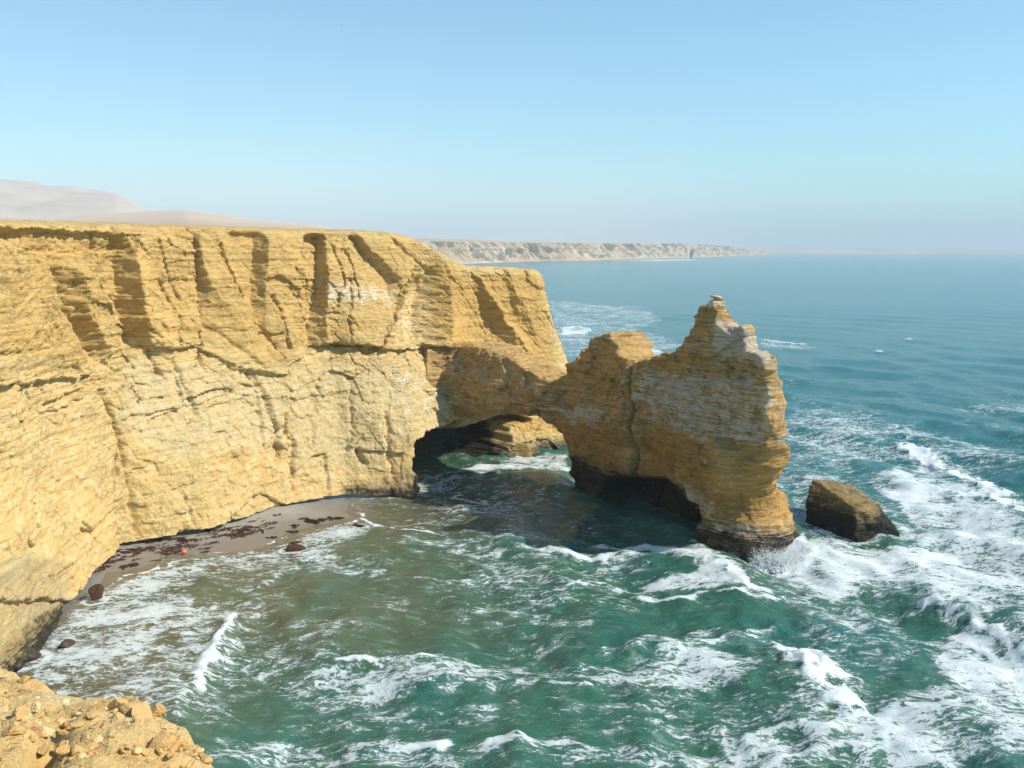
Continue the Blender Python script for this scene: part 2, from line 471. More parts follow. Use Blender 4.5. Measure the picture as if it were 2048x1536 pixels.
    Df = np.zeros(ru.size)
    order = np.argsort(rv, kind='stable'); cut = np.searchsorted(rv[order], np.arange(len(vr) + 1))
    for r_ in range(len(vr)):
        ix = order[cut[r_]:cut[r_ + 1]]
        if len(ix): Df[ix] = np.interp(ru[ix], cu[:, r_], cd[:, r_])
    Df = Df.reshape(u.shape)
    sv = np.interp(u, [-500, 0, 172, 230, 300, 395, 470, 560, 600, 640, 720, 790, 838, 880, 960, 1010, 1100, 1130], [760, 770, 748, 702, 696, 692, 738, 750, 742, 688, 690, 700, 690, 697, 697, 715, 765, 775]) + 3 * fbm2(S * .6 + 11, S * 0, 3)
    below = v - sv
    Df *= np.where(Df > 0, 1 - sstep(-1.5, 1.5, below), 1 - sstep(-14, 14, below))
    sm_low = np.interp(u, [0, 60, 240, 380, 390, 560, 600, 700, 715, 830, 850, 1130], [.5, .35, .2, .25, .95, .95, .3, .2, .8, .8, .8, .75])
    smooth = np.maximum(smooth, sm_low * (1 - sstep(-5, 5, below)) * sstep(430, 450, v))
    fneg = np.interp(u, [-300, 180, 200, 270, 300, 470, 490, 655, 670, 1140], [1.4, 1.4, 1.1, 1.1, 1.2, 1.0, .72, .72, 1.3, 1.4])
    D = D + np.where(Df < 0, fneg, np.interp(u, [-300, 480, 500, 650, 700, 1140], [1.4, 1.4, 1.0, 1.0, 1.3, 1.4])) * Df * (u > -300) * (u < 1140)
    crack([(772, 470), (800, 500), (826, 523), (868, 550), (900, 575)], .7, 2.5)
    crack([(1052, 540), (1055, 560), (1075, 580)], .8, 3)
    for ln, dp, ww in [([(404, 462), (424, 505), (456, 560), (496, 628), (551, 700), (580, 745)], 2.4, 3.4), ([(300, 475), (328, 540), (352, 600)], .7, 2.6), ([(440, 492), (480, 560), (502, 612)], 1.0, 3),
                       ([(545, 592), (565, 640), (576, 690)], 1.0, 3), ([(662, 490), (684, 560), (668, 612)], .7, 2.6), ([(690, 500), (712, 570), (716, 600)], .6, 2.6),
                       ([(934, 556), (947, 620), (956, 690)], 1.4, 2.6), ([(826, 526), (800, 590), (754, 704)], 1.0, 2.6), ([(700, 560), (690, 640), (696, 684)], .5, 2.4), ([(310, 560), (350, 640), (352, 690)], .6, 2.6)]:
        crack(ln, dp, ww)
    slab([(508, 664), (560, 664), (545, 690), (510, 690)], (520, 665, -1.2), (520, 690, -.6), 5)
    slab([(524, 560), (560, 552), (600, 575), (604, 600), (560, 585)], (540, 560, -1.0), (600, 590, -.8), 5)
    # the shelf under the columns: everything below it steps back
    shelf = [(392, 690), (470, 735), (560, 748), (630, 690), (720, 688), (790, 700), (880, 696), (960, 694), (1010, 705), (1010, 765), (915, 760), (780, 758), (600, 800), (480, 790), (392, 740)]
    slab(shelf, (700, 690, -1.7), (700, 765, 0.0), 8)
    # joints
    for ln, dp, ww in [
        ([(374, 462), (388, 545), (394, 610), (398, 680), (404, 730)], 2.0, 3.2), ([(30, 522), (72, 602), (132, 690), (175, 745), (218, 835), (240, 900)], 1.2, 5),
        ([(500, 742), (530, 800), (556, 880), (560, 915)], 1.2, 5), ([(566, 830), (585, 900), (590, 985)], .9, 4), ([(228, 900), (222, 985), (236, 1070)], .9, 4),
        ([(345, 720), (365, 770), (400, 830)], .7, 4), ([(240, 905), (262, 985), (275, 1060)], .6, 5), ([(372, 990), (395, 1050)], .5, 4),
        ([(90, 810), (130, 790), (160, 780)], .9, 3), ([(80, 828), (120, 818), (160, 800)], .8, 3), ([(700, 760), (705, 850), (690, 900)], .5, 5),
        ([(240, 840), (380, 815), (520, 770)], .5, 3), ([(770, 830), (778, 900), (790, 960)], .7, 5), ([(640, 760), (632, 830), (612, 905)], .6, 5),
        ([(445, 870), (500, 960), (520, 1030)], .35, 6), ([(300, 690), (312, 730), (330, 760)], .9, 4), ([(410, 650), (520, 735)], .4, 4),
        ([(60, 1010), (80, 1100), (75, 1180)], .6, 3), ([(150, 1062), (178, 1066), (188, 1090)], .8, 3), ([(716, 905), (730, 925)], 1.2, 6)]:
        crack(ln, dp, ww)
    # cave behind the left jamb of the arch
    cave = [(832, 1040), (834, 960), (829, 884), (870, 862), (930, 838), (1000, 826), (1060, 838), (1020, 845), (1010, 870), (1000, 905), (960, 950), (900, 1010)]
    D = D - 13.0 * poly_mask(uu, vv, cave, 8)
    low = [(680, 988), (845, 940), (850, 1010), (690, 1015)]
    slab([(690, 972), (760, 962), (815, 945), (842, 950), (856, 1010), (690, 1010)], (690, 970, .2), (840, 1000, 1.3), 12)
    # lumps at the sea's edge under the headland
    slab([(985, 870), (1050, 858), (1070, 885), (1068, 925), (985, 925)], (990, 860, 1.0), (1040, 920, 3.2), 10)
    # natural roughness
    rough = 1 - .75 * smooth
    upper = sstep(11, 24, Z)
    c1, e1 = cells2(S / 7.5, Z / 6.0, 1)
    c2, e2 = cells2(S / 2.6 + .3 * Z, Z / 1.9, 2)
    c3, e3 = cells2(S / 1.1, Z / .75, 3)
    warp = fbm2(S * .08, Z * .08, 3)
    D += (.42 * c1 + .24 * c2 * (.55 + .45 * upper) + .10 * c3) * rough
    D += .7 * fbm2(S * .10 + 9, Z * .07, 3) * (1 - .5 * smooth)
    zz = Z + .35 * fbm2(S * .06, Z * .1, 2) + .02 * S
    lay = vn2(zz * 1.15, S * .012) + .6 * vn2(zz * 2.7 + 31, S * .03) + .35 * vn2(zz * 6.1, S * .05)
    step = np.sign(lay) * np.abs(lay) ** .5
    D += .26 * step * (.25 + .75 * upper) * (.55 + .45 * fbm2(S * .2, Z * .2, 2)) * (1 - .55 * smooth)
    gate = sstep(.0, .5, fbm2(S * .15 + 70, Z * .15, 3))
    D -= .28 * gate * np.exp(-(e2 / .07) ** 2) * rough * (.45 + .55 * upper)
    D -= .35 * np.exp(-(e1 / .022) ** 2) * rough * gate * (.4 + .6 * upper)
    D += .07 * fbm2(S * 2.2, Z * 2.6, 3) * (1 - .4 * smooth)
    D *= sstep(1.0, .975, t)[None, :] * .85 + .15
    Q = P.copy()
    Q[..., :2] += N[:, None, :] * D[..., None]
    Q[..., 2] += .10 * fbm2(S * .8, Z * .8, 2)
    # last roughness, across the true surface so that the sides of clefts get it too
    gs, gt = np.gradient(Q, axis=0), np.gradient(Q, axis=1)
    nn = np.cross(gs, gt); nn /= np.linalg.norm(nn, axis=-1, keepdims=True) + 1e-9
    nn *= np.where((nn[..., :2] * N[:, None, :]).sum(-1) < -.2, -1, 1)[..., None]
    qx, qy, qz = Q[..., 0], Q[..., 1], Q[..., 2]
    e = .16 * fbm3(qx * .55, qy * .55, qz * .7, 3, .6) + .10 * np.sign(vn3(qx * .12, qy * .12, qz * 2.1)) * np.abs(vn3(qx * .12, qy * .12, qz * 2.1)) ** .5 + .06 * vn3(qx * .4, qy * .4, qz * 4.5)
    Q += nn * (e * sstep(1.0, .97, t)[None, :] * (1 - .45 * smooth) * (.5 + .5 * upper))[..., None]
    # the top: rows running back from the rim over the plateau
    back = [.3, .7, 1.3, 2.2, 3.5, 5.5, 8, 12, 18, 27, 40, 60, 90]
    top = []
    endf = sstep(cum[-6], cum[-9], s)                                     # plateau dies out on the narrow headland
    for d in back:
        r = Q[:, -1, :].copy()
        dirb = -N * endf[:, None] + (1 - endf[:, None]) * np.array([-.55, .83])
        dd = d * (.12 + .88 * endf)
        r[:, :2] += dirb * dd[:, None]
        r[:, 2] += (.30 * (1 - np.exp(-d / .8)) + .75 * (1 - np.exp(-d / 9.0)) + .006 * d) * endf + (1 - endf) * (.25 * (1 - np.exp(-d / 2)) - .045 * dd * dd / (1 + dd)) \
            + .10 * fbm2(s * .7, np.full_like(s, d * .7), 3)
        top.append(r)
    V = np.concatenate([Q, np.stack(top, 1)], 1)
    nj = V.shape[1]
    u2, v2 = project(V)
    paint = blob_paint(u2, v2, [
        ([(560, 700), (780, 700), (900, 750), (920, 860), (840, 900), (700, 980), (560, 990), (540, 830)], 1, .55, 120),
        ([(230, 700), (560, 730), (600, 800), (560, 900), (330, 930), (230, 860)], 1, .62, 80),
        ([(0, 760), (180, 740), (230, 900), (220, 1000), (0, 960)], 1, .35, 80),
        ([(0, 1090), (150, 1110), (150, 1220), (0, 1300)], 1, .5, 50),
        ([(90, 850), (150, 850), (110, 1040), (80, 1010)], 0, .32, 60),
        ([(640, 555), (800, 570), (790, 620), (650, 610)], 0, .50, 30),
        ([(690, 600), (780, 610), (770, 640), (660, 650)], 0, .32, 24),
        ([(815, 555), (860, 555), (850, 680), (770, 690)], 0, .42, 30),
        ([(770, 720), (920, 735), (940, 830), (880, 860), (800, 850), (740, 780)], 0, .40, 60),
        ([(870, 690), (1000, 690), (1040, 740), (880, 760)], 0, .45, 30),
        ([(300, 690), (420, 690), (430, 760), (330, 770)], 0, .26, 60),
        ([(420, 760), (600, 740), (640, 880), (500, 880)], 0, .24, 80),
        ([(850, 500), (940, 545), (1085, 540), (1125, 755), (1040, 720), (950, 690), (870, 690)], 2, .62, 40),
        ([(380, 460), (440, 520), (560, 730), (500, 720), (395, 560)], 2, .40, 20),
        ([(1000, 830), (1135, 830), (1135, 870), (1040, 870)], 2, .6, 20),
        ([(-60, 440), (400, 445), (620, 455), (830, 465), (860, 500), (800, 660), (640, 690), (560, 740), (400, 690), (260, 690), (160, 740), (-60, 700)], 2, .48, 50),
        ([(-100, 1120), (60, 1100), (150, 1120), (155, 1160), (130, 1240), (-100, 1400)], 3, .50, 40),
        ([(680, 965), (760, 950), (830, 925), (860, 940), (870, 1010), (680, 1010)], 3, .55, 30),
        ([(985, 865), (1140, 870), (1140, 925), (985, 925)], 3, .5, 20),
    ])
    wet = np.zeros(u2.shape)
    wet = np.maximum(wet, .20 * poly_mask(u2, v2, [(680, 940), (880, 920), (960, 1020), (680, 1020)], 60))
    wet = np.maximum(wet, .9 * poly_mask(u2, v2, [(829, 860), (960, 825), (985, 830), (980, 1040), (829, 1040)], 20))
    wet = np.maximum(wet, .24 * sstep(cum[-9], cum[-7], s)[:, None])
    wet = np.maximum(wet, .30 * poly_mask(u2, v2, [(-300, 1230), (140, 1210), (150, 1240), (0, 1400), (-300, 1500)], 50))
    attrs = {'paint': ('FLOAT_COLOR', paint.reshape(-1, 4)), 'wet': ('FLOAT', wet.ravel())}
    F = grid_faces(NS, nj)
    Vf = V.reshape(-1, 3)
    fu, fv = u2.ravel()[F].mean(1), v2.ravel()[F].mean(1)
    row = np.tile(np.arange(nj - 1), NS - 1); colm = np.repeat(np.arange(NS - 1), nj - 1)
    kind = np.zeros(len(F), int)
    face = row < NTR - 1
    def sel(poly): return face & (poly_mask(fu, fv, poly, .01) > .5) & (s[colm] < cum[-4])
    parts = [('rock_column', [(240, 485), (285, 466), (375, 460), (396, 560), (402, 640), (398, 682), (310, 696), (270, 684), (260, 600)], 'broad broken rock column left of the thin vertical crack'),
             ('rock_column', [(140, 545), (172, 546), (208, 585), (245, 688), (215, 706), (160, 642)], 'short sunlit rock pillar between two shaded hollows'),
             ('rock_slab', [(380, 459), (404, 466), (430, 520), (490, 620), (555, 700), (580, 748), (545, 746), (508, 724), (450, 630), (395, 562)], 'smooth slanting orange slab running down from the rim'),
             ('rock_column', [(524, 464), (610, 472), (618, 545), (610, 602), (524, 545)], 'square rock block between two dark vertical clefts'),
             ('rock_column', [(646, 482), (706, 480), (760, 510), (812, 572), (812, 610), (786, 645), (726, 686), (648, 686), (634, 660)], 'overhanging block with white bird-stained ledges'),
             ('rock_column', [(852, 545), (890, 520), (936, 548), (948, 600), (958, 694), (885, 697), (834, 682), (846, 600)], 'tall orange column with an overhanging foot and shaded left side')]
    for i, (_, poly, _) in enumerate(parts): kind[sel(poly) & (kind == 0)] = i + 10
    kind[(~face)] = 1
    kind[(kind == 0) & (s[colm] > cum[-8])] = 2
    vv_, ff_, aa_ = sub_mesh(Vf, F, kind == 0, attrs)
    cliff = link('cliff', mesh_np('cliff', vv_, ff_, ROCK, True, aa_), kind='structure', label='high yellow layered sandstone cliff above the beach')
    for i, nm, lb in [(1, 'plateau_top', 'bright sandy flat top of the cliff'), (2, 'headland', 'orange sunlit headland behind the arch')] + [(j + 10, p[0], p[2]) for j, p in enumerate(parts)]:
        if (kind == i).any():
            vv_, ff_, aa_ = sub_mesh(Vf, F, kind == i, attrs)
            link(nm, mesh_np(nm, vv_, ff_, ROCK, True, aa_), cliff, label=lb)
    return cliff

build_cliff()

# ------------------------------------------------------------------ surface from a solid's distance field
def surface_nets(f, org, h):
    s = f < 0
    nx, ny, nz = f.shape
    cnt = np.zeros((nx - 1, ny - 1, nz - 1), np.uint8)
    for a in (0, 1):
        for b in (0, 1):
            for c in (0, 1):
                cnt += s[a:nx - 1 + a, b:ny - 1 + b, c:nz - 1 + c]
    act = np.argwhere((cnt > 0) & (cnt < 8))
    idx = np.full(cnt.shape, -1, np.int32)
    idx[act[:, 0], act[:, 1], act[:, 2]] = np.arange(len(act))
    acc = np.zeros((len(act), 3)); num = np.zeros(len(act))
    cor = [(a, b, c) for a in (0, 1) for b in (0, 1) for c in (0, 1)]
    val = {c: f[act[:, 0] + c[0], act[:, 1] + c[1], act[:, 2] + c[2]].astype(float) for c in cor}
    for c in cor:
        for ax in range(3):
            if c[ax] == 0:
                d = list(c); d[ax] = 1; d = tuple(d)
                v0, v1 = val[c], val[d]
                m = (v0 < 0) != (v1 < 0)
                tt = np.where(m, v0 / np.where(m, v0 - v1, 1), 0)
                p = np.tile(np.array(c, float), (len(act), 1)); p[:, ax] = tt
                acc += p * m[:, None]; num += m
    V = (act + acc / num[:, None]) * h + np.asarray(org)
    F = []
    for ax in range(3):
        o = [slice(None)] * 3; e = [slice(None)] * 3
        o[ax] = slice(0, -1); e[ax] = slice(1, None)
        q = s[tuple(o)] != s[tuple(e)]
        w = np.argwhere(q)
        b, c = [(1, 2), (2, 0), (0, 1)][ax]
        w = w[(w[:, b] > 0) & (w[:, c] > 0) & (w[:, b] < f.shape[b] - 1) & (w[:, c] < f.shape[c] - 1)]
        inside = s[w[:, 0], w[:, 1], w[:, 2]]
        def cell(db, dc):
            k = w.copy(); k[:, b] += db; k[:, c] += dc
            return idx[k[:, 0], k[:, 1], k[:, 2]]
        quad = np.stack([cell(-1, -1), cell(0, -1), cell(0, 0), cell(-1, 0)], -1)
        quad[~inside] = quad[~inside][:, ::-1]
        F.append(quad)
    F = np.concatenate(F)
    return V, F[(F >= 0).all(1)]

# ------------------------------------------------------------------ arch and stack
def build_arch():
    FR = np.array([(-21, 198), (-6, 174.5), (8.5, 161), (26.5, 131.5), (40, 109)], float)   # foot of the side turned to the camera
    seg = FR[1:] - FR[:-1]; L = np.hypot(*seg.T); cum = np.concatenate([[0], np.cumsum(L)])
    def to_az(u, v):
        d = ray(u, v)
        best = None
        for i in range(len(seg)):
            # camera ray (plan) against the segment
            A = np.array([[d[0], -seg[i, 0]], [d[1], -seg[i, 1]]])
            tt, q = np.linalg.solve(A, FR[i])
            if tt > 0 and -.001 <= q <= 1.001 and (best is None or tt < best[0]):
                best = (tt, cum[i] + q * L[i], CAM_H + d[2] * tt)
        return best[1:]
    ridge = [(850, 694), (890, 687), (930, 692), (970, 706), (1015, 726), (1060, 744), (1100, 762), (1122, 750), (1128, 722), (1158, 719), (1163, 698), (1177, 695), (1180, 678), (1200, 675), (1216, 666), (1238, 684), (1240, 702),
             (1252, 714), (1282, 724), (1304, 714), (1366, 690), (1386, 655), (1396, 630), (1408, 608), (1428, 604), (1440, 640), (1448, 654), (1472, 657), (1476, 684), (1496, 708), (1528, 712), (1532, 724), (1526, 750), (1528, 800),
             (1530, 850), (1524, 900), (1514, 940), (1494, 972), (1480, 1000), (1482, 1030), (1498, 1060), (1512, 1095), (1518, 1180)]
    foot = [(1390, 1180), (1385, 1060), (1382, 1020), (1250, 1100), (1133, 1090), (1130, 990), (1127, 930), (1120, 892), (1095, 858), (1062, 836), (1000, 829), (950, 834), (890, 852), (850, 870)]
    poly = np.array([to_az(*p) for p in ridge + foot])
    # let the leg and the pier go down below the water
    poly[:, 1] = np.where(poly[:, 1] < .6, -4, poly[:, 1])
    h = .21
    x0, y0, z0 = -21, 112, -2.5
    X = np.arange(x0, 48, h); Y = np.arange(y0, 193, h); Zs = np.arange(z0, 35.5, h)
    gx, gy = np.meshgrid(X, Y, indexing='ij')
    d, tt = seg_dist(gx, gy, FR)
    A = tt * cum[-1]
    bb = np.full(gx.shape, 1e9); best = np.full(gx.shape, 1e9)
    for i in range(len(seg)):
        t = np.clip(((gx - FR[i, 0]) * seg[i, 0] + (gy - FR[i, 1]) * seg[i, 1]) / L[i] ** 2, 0, 1)
        dd = np.hypot(gx - FR[i, 0] - t * seg[i, 0], gy - FR[i, 1] - t * seg[i, 1])
        sg = ((gx - FR[i, 0]) * -seg[i, 1] + (gy - FR[i, 1]) * seg[i, 0]) / L[i]
        m = dd < best - 1e-6
        best = np.where(m, dd, best); bb = np.where(m, np.sign(sg) * dd, bb)
    # table of the outline in (along, height)
    ta = np.arange(0, cum[-1], .12); tz = np.arange(z0 - 1, 37, .12)
    ga, gz = np.meshgrid(ta, tz, indexing='ij')
    wob = .06 * vn2(gz * 1.1, ga * .05) + .09 * vn2(gz * 2.9, ga * .3) + .14 * fbm2(ga * .8, gz * .8, 4) + .26 * fbm2(ga * 1.3 + 5, gz * 1.5, 3) * sstep(17, 22, gz)
    sdt = sd_poly(ga, gz, poly) + wob
    def pm(pix, soft):                       # drawn on the face in photo pixels -> (along, height)
        return poly_mask(ga, gz, np.array([to_az(*p) for p in pix]), soft)
    a_leg = to_az(1136, 950)[0]; a_pier = to_az(1440, 1000)[0]; a_crack = to_az(1262, 850)[0]; a_pin = to_az(1405, 640)[0]
    bf = np.zeros(ga.shape)                  # how far the face is set back
    bf += 6.5 * pm([(1196, 985), (1215, 962), (1262, 962), (1320, 966), (1358, 985), (1380, 1015), (1392, 1110), (1196, 1110)], 1.6)
    bf += .8 * pm([(1120, 880), (1262, 880), (1330, 920), (1370, 985), (1262, 985), (1120, 985)], 2.5)
    # flared foot of the pier and its bulges
    pier = sstep(a_pier - 6.5, a_pier - 3.5, ga)
    bf -= pier * (3.4 * np.exp(-((gz + 1.0) / 3.0) ** 2) - .9 * np.exp(-((gz - 7.0) / 2.2) ** 2))
    bf -= 1.6 * pm([(1408, 905), (1440, 880), (1470, 910), (1480, 985), (1440, 1000), (1410, 985)], 2.0)
    bf += .9 * pm([(1300, 720), (1500, 722), (1505, 760), (1300, 770)], 2.0)
    c1, e1 = cells2(ga / 6.0, gz / 5.0, 11); c2, e2 = cells2(ga / 1.9 + .2 * gz, gz / 1.3, 12)
    zz = gz + .25 * fbm2(ga * .1, gz * .1, 2)
    tilt = zz + .10 * ga * sstep(a_crack, a_crack - 4, ga)
    lay = vn2(tilt * 1.2, ga * .02) + .7 * vn2(tilt * 3.0, ga * .04)
    bf += .55 * c1 + .30 * c2 - .24 * np.exp(-(e2 / .08) ** 2) * -1 * sstep(0, .5, fbm2(ga * .2, gz * .2, 2)) - .26 * np.sign(lay) * np.abs(lay) ** .5 * (.6 + .4 * fbm2(ga * .2, gz * .2, 2)) + .5 * fbm2(ga * .15, gz * .15, 3)
    dcr = np.abs(ga - a_crack - .10 * vn2(gz * .5, gz * 0))
    bf += 4.5 * np.exp(-(dcr / .25) ** 2) * sstep(-1, 1, gz)
    bf += .22 * np.maximum(gz - 14, 0) * sstep(to_az(1085, 800)[0], to_az(1000, 800)[0], ga)
    bf -= .5 * sstep(a_crack, a_crack - .6, ga) * sstep(a_crack - 9, a_crack - 4, ga)
    # thickness
    TH = 9.5 + 1.8 * sstep(9, 5, gz) * sstep(a_leg, a_pier, ga) - 6.2 * sstep(7, 19, gz) * sstep(a_leg, a_pier, ga) - 1.0 * sstep(20, 30, gz)
    TH = np.where(ga < a_leg, 7.5, TH)
    ia = np.clip((A / .12), 0, len(ta) - 1.001); i0 = ia.astype(int); fa = (ia - i0).astype(np.float32)
    iz = np.clip((Zs - tz[0]) / .12, 0, len(tz) - 1.001); k0 = iz.astype(int); fk = (iz - k0).astype(np.float32)
    def lookup(Tb):
        Tb = Tb.astype(np.float32)
        c = Tb[:, k0] * (1 - fk) + Tb[:, k0 + 1] * fk
        return c[i0] * (1 - fa[..., None]) + c[i0 + 1] * fa[..., None]
    sd = lookup(sdt); B = bb.astype(np.float32)[..., None] - lookup(bf); T = lookup(TH)
    T = np.maximum(T, 1.2)
    r = np.minimum(lookup(.5 + 1.5 * sstep(19, 16, gz) + 3.4 * sstep(14, 9, gz) * sstep(a_pier - 7, a_pier - 3, ga) ), T * .47)
    qx = sd + r
    qy = np.abs(B - T / 2) - T / 2 + r
    f = np.minimum(np.maximum(qx, qy), 0) + np.sqrt(np.maximum(qx, 0) ** 2 + np.maximum(qy, 0) ** 2) - r
    del qx, qy, sd, B, T, r
    # where the bridge leaves the cliff: a broad hollow fillet instead of a hard corner
    zc = np.interp(Zs, [0, 4, 13, 24, 31, 39, 43], np.array([0, .09, .34, .66, .80, .93, 1.0]))
    fc = ((gx * .866 - gy * .5)[..., None] - (-93.6 - 18.5 * zc)[None, None, :]) * .92 + .9 + (2.5 * np.maximum(12.5 - Zs, 0) + 1.2 * np.maximum(Zs - 22, 0))[None, None, :]
    fc = (fc + 1.6 * np.maximum(-15.5 - gx, 0)[..., None] + 2.0 * np.maximum(166 - gy, 0)[..., None] + 1.5 * np.maximum(gy - 189, 0)[..., None]).astype(np.float32)
    hh = np.maximum(8.5 - np.abs(f - fc), 0) / 8.5
    f = np.minimum(f, fc) - hh * hh * 8.5 / 4
    del fc, hh
    k = np.abs(f) < 1.6
    ii = np.argwhere(k)
    px, py, pz = X[ii[:, 0]], Y[ii[:, 1]], Zs[ii[:, 2]]
    n = .35 * fbm3(px * .22, py * .22, pz * .25, 2) * sstep(24, 16, pz) + (.24 - .10 * sstep(19, 24, pz)) * fbm3(px * .55, py * .55, pz * .8, 3) + .11 * np.sign(vn3(px * .10, py * .10, pz * 1.3)) * np.abs(vn3(px * .10, py * .10, pz * 1.3)) ** .4 + .07 * vn3(px * .3, py * .3, pz * 3.4)
    f[k] += n.astype(np.float32)
    V, F = surface_nets(f, (x0, y0, z0), h)
    V[:, 2] += 0
    V += .045 * np.stack([fbm3(V[:, 0] * 2.3 + q, V[:, 1] * 2.3, V[:, 2] * 3.0, 2) for q in (0, 20, 40)], -1)
    # nothing of the wall may stick out of the sea behind: drop faces below -2
    u2, v2 = project(V)
    pu = u2 + 22 * fbm3(V[:, 0] * .3, V[:, 1] * .3, V[:, 2] * .5, 3); pv = v2 + 14 * fbm3(V[:, 0] * .3 + 9, V[:, 1] * .3, V[:, 2] * .5, 3)
    paint = blob_paint(pu, pv, [
        ([(1095, 805), (1150, 812), (1225, 830), (1225, 842), (1160, 838), (1110, 822)], 0, .72, 14),
        ([(1000, 745), (1120, 770), (1260, 800), (1260, 830), (1130, 800), (1000, 780)], 0, .40, 30),
        ([(1262, 735), (1420, 740), (1550, 760), (1560, 860), (1520, 900), (1380, 880), (1300, 850), (1262, 800)], 0, .60, 60),
        ([(1230, 705), (1262, 720), (1262, 780), (1230, 790)], 0, .42, 20),
        ([(1420, 640), (1500, 655), (1552, 715), (1560, 745), (1430, 735)], 0, .74, 30),
        ([(1395, 598), (1450, 598), (1456, 622), (1395, 618)], 0, .62, 10),
        ([(1530, 720), (1560, 720), (1592, 900), (1570, 920)], 0, .50, 22),
        ([(1360, 685), (1440, 672), (1450, 690), (1370, 700)], 0, .5, 14),
        ([(1340, 940), (1390, 970), (1440, 1000), (1400, 1040), (1360, 990)], 0, .55, 24),
        ([(1375, 1045), (1580, 1050), (1595, 1090), (1380, 1090)], 0, .58, 24),
        ([(1385, 890), (1420, 930), (1400, 950)], 0, .5, 24),
        ([(1190, 665), (1260, 665), (1260, 700), (1190, 690)], 0, .30, 14),
        ([(1280, 850), (1420, 880), (1450, 980), (1360, 970), (1280, 950)], 2, .85, 50),
        ([(1100, 830), (1262, 850), (1262, 960), (1130, 950)], 2, .62, 50),
        ([(1470, 860), (1600, 860), (1600, 1040), (1400, 1040)], 2, .52, 40),
        ([(900, 700), (1110, 760), (1180, 830), (1040, 830), (900, 850)], 1, .45, 50),
        ([(1270, 730), (1540, 730), (1560, 880), (1300, 860)], 1, .40, 60),
        ([(1110, 690), (1262, 690), (1262, 800), (1110, 800)], 2, .40, 40),
        ([(1130, 900), (1262, 905), (1340, 940), (1370, 990), (1262, 1000), (1130, 1000)], 3, .45, 40),
        ([(1560, 860), (1600, 860), (1600, 930), (1575, 930)], 3, .35, 20),
    ])
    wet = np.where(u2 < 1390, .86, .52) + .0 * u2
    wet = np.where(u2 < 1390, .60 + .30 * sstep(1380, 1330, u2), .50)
    attrs = {'paint': ('FLOAT_COLOR', paint), 'wet': ('FLOAT', wet)}
    cx, cy = V[F].mean(1)[:, 0], V[F].mean(1)[:, 1]
    cz = V[F].mean(1)[:, 2]
    _, ft = seg_dist(cx, cy, FR)
    fa_ = ft * cum[-1]
    kind = np.full(len(F), 3)                                  # wall
    kind[fa_ < a_leg - .5] = 0                                 # span
    kind[(fa_ >= a_leg - .5) & (fa_ < a_crack) & (cz > 21)] = 1    # knob
    kind[(fa_ >= a_leg - .5) & (fa_ < a_crack) & (cz <= 21)] = 4   # leg
    kind[(fa_ > a_crack + 3) & (cz > 27.0)] = 2                # pinnacle
    kind[(fa_ > a_pier - 6) & (cz < 11)] = 5                   # pier
    base = empty('sea_arch', (float(FR[2, 0]), float(FR[2, 1]), 0), label='natural rock arch and stack joined to the cliff, standing in the surf', category='rock arch')
    off = np.array(base.location)
    for i, nm, lb in [(0, 'arch_span', 'shaded rock bridge over the sea cave'), (1, 'rock_knob', 'stepped knob of rock on the ridge'), (2, 'pinnacle', 'pointed summit whitened by birds'),
                      (3, 'rock_wall', 'layered wall with pale bird stains'), (4, 'arch_leg', 'dark leg of the arch standing in water'), (5, 'pier', 'sunlit bulging foot with a flared black base')]:
        vv_, ff_, aa_ = sub_mesh(V - off, F, kind == i, attrs)
        link(nm, mesh_np(nm, vv_, ff_, ROCK_STACK, True, aa_), base, label=lb)
    return base, to_az, FR, cum

ARCH, to_az, FR, FCUM = build_arch()

# ------------------------------------------------------------------ loose rocks
def rock_mesh(name, seed, dims, mat, sub=4, rough=.22, facets=9, paint=(0, 0, 0, 0), wet=0.0, flat=False):
    """an angular block: a ball cut by random planes, then roughened; base at z = 0"""
    r = np.random.default_rng(seed)
    bm = bmesh.new(); bmesh.ops.create_icosphere(bm, subdivisions=sub, radius=1.0)
    V = np.array([v.co[:] for v in bm.verts]); F = np.array([[l.index for l in f.verts] for f in bm.faces]); bm.free()
    V /= np.linalg.norm(V, axis=1, keepdims=True)
    rad = np.full(len(V), 1.25)
    for _ in range(facets):
        nrm = r.normal(size=3); nrm /= np.linalg.norm(nrm)
        dp = V @ nrm
        rad = np.minimum(rad, np.where(dp > .05, r.uniform(.55, .9) / np.maximum(dp, .05), 9))
    V = V * rad[:, None]
    q = seed * 3.7
    V += V / np.linalg.norm(V, axis=1, keepdims=True) * (rough * .35 * fbm3(V[:, 0] * 1.7 + q, V[:, 1] * 1.7, V[:, 2] * 2.2, 4))[:, None]
    V *= np.array(dims) / 2
    V[:, 2] -= V[:, 2].min()
    at = {'paint': ('FLOAT_COLOR', np.tile(np.array(paint, float), (len(V), 1))), 'wet': ('FLOAT', np.full(len(V), wet))}
    return mesh_np(name, V, F, mat, not flat, at)

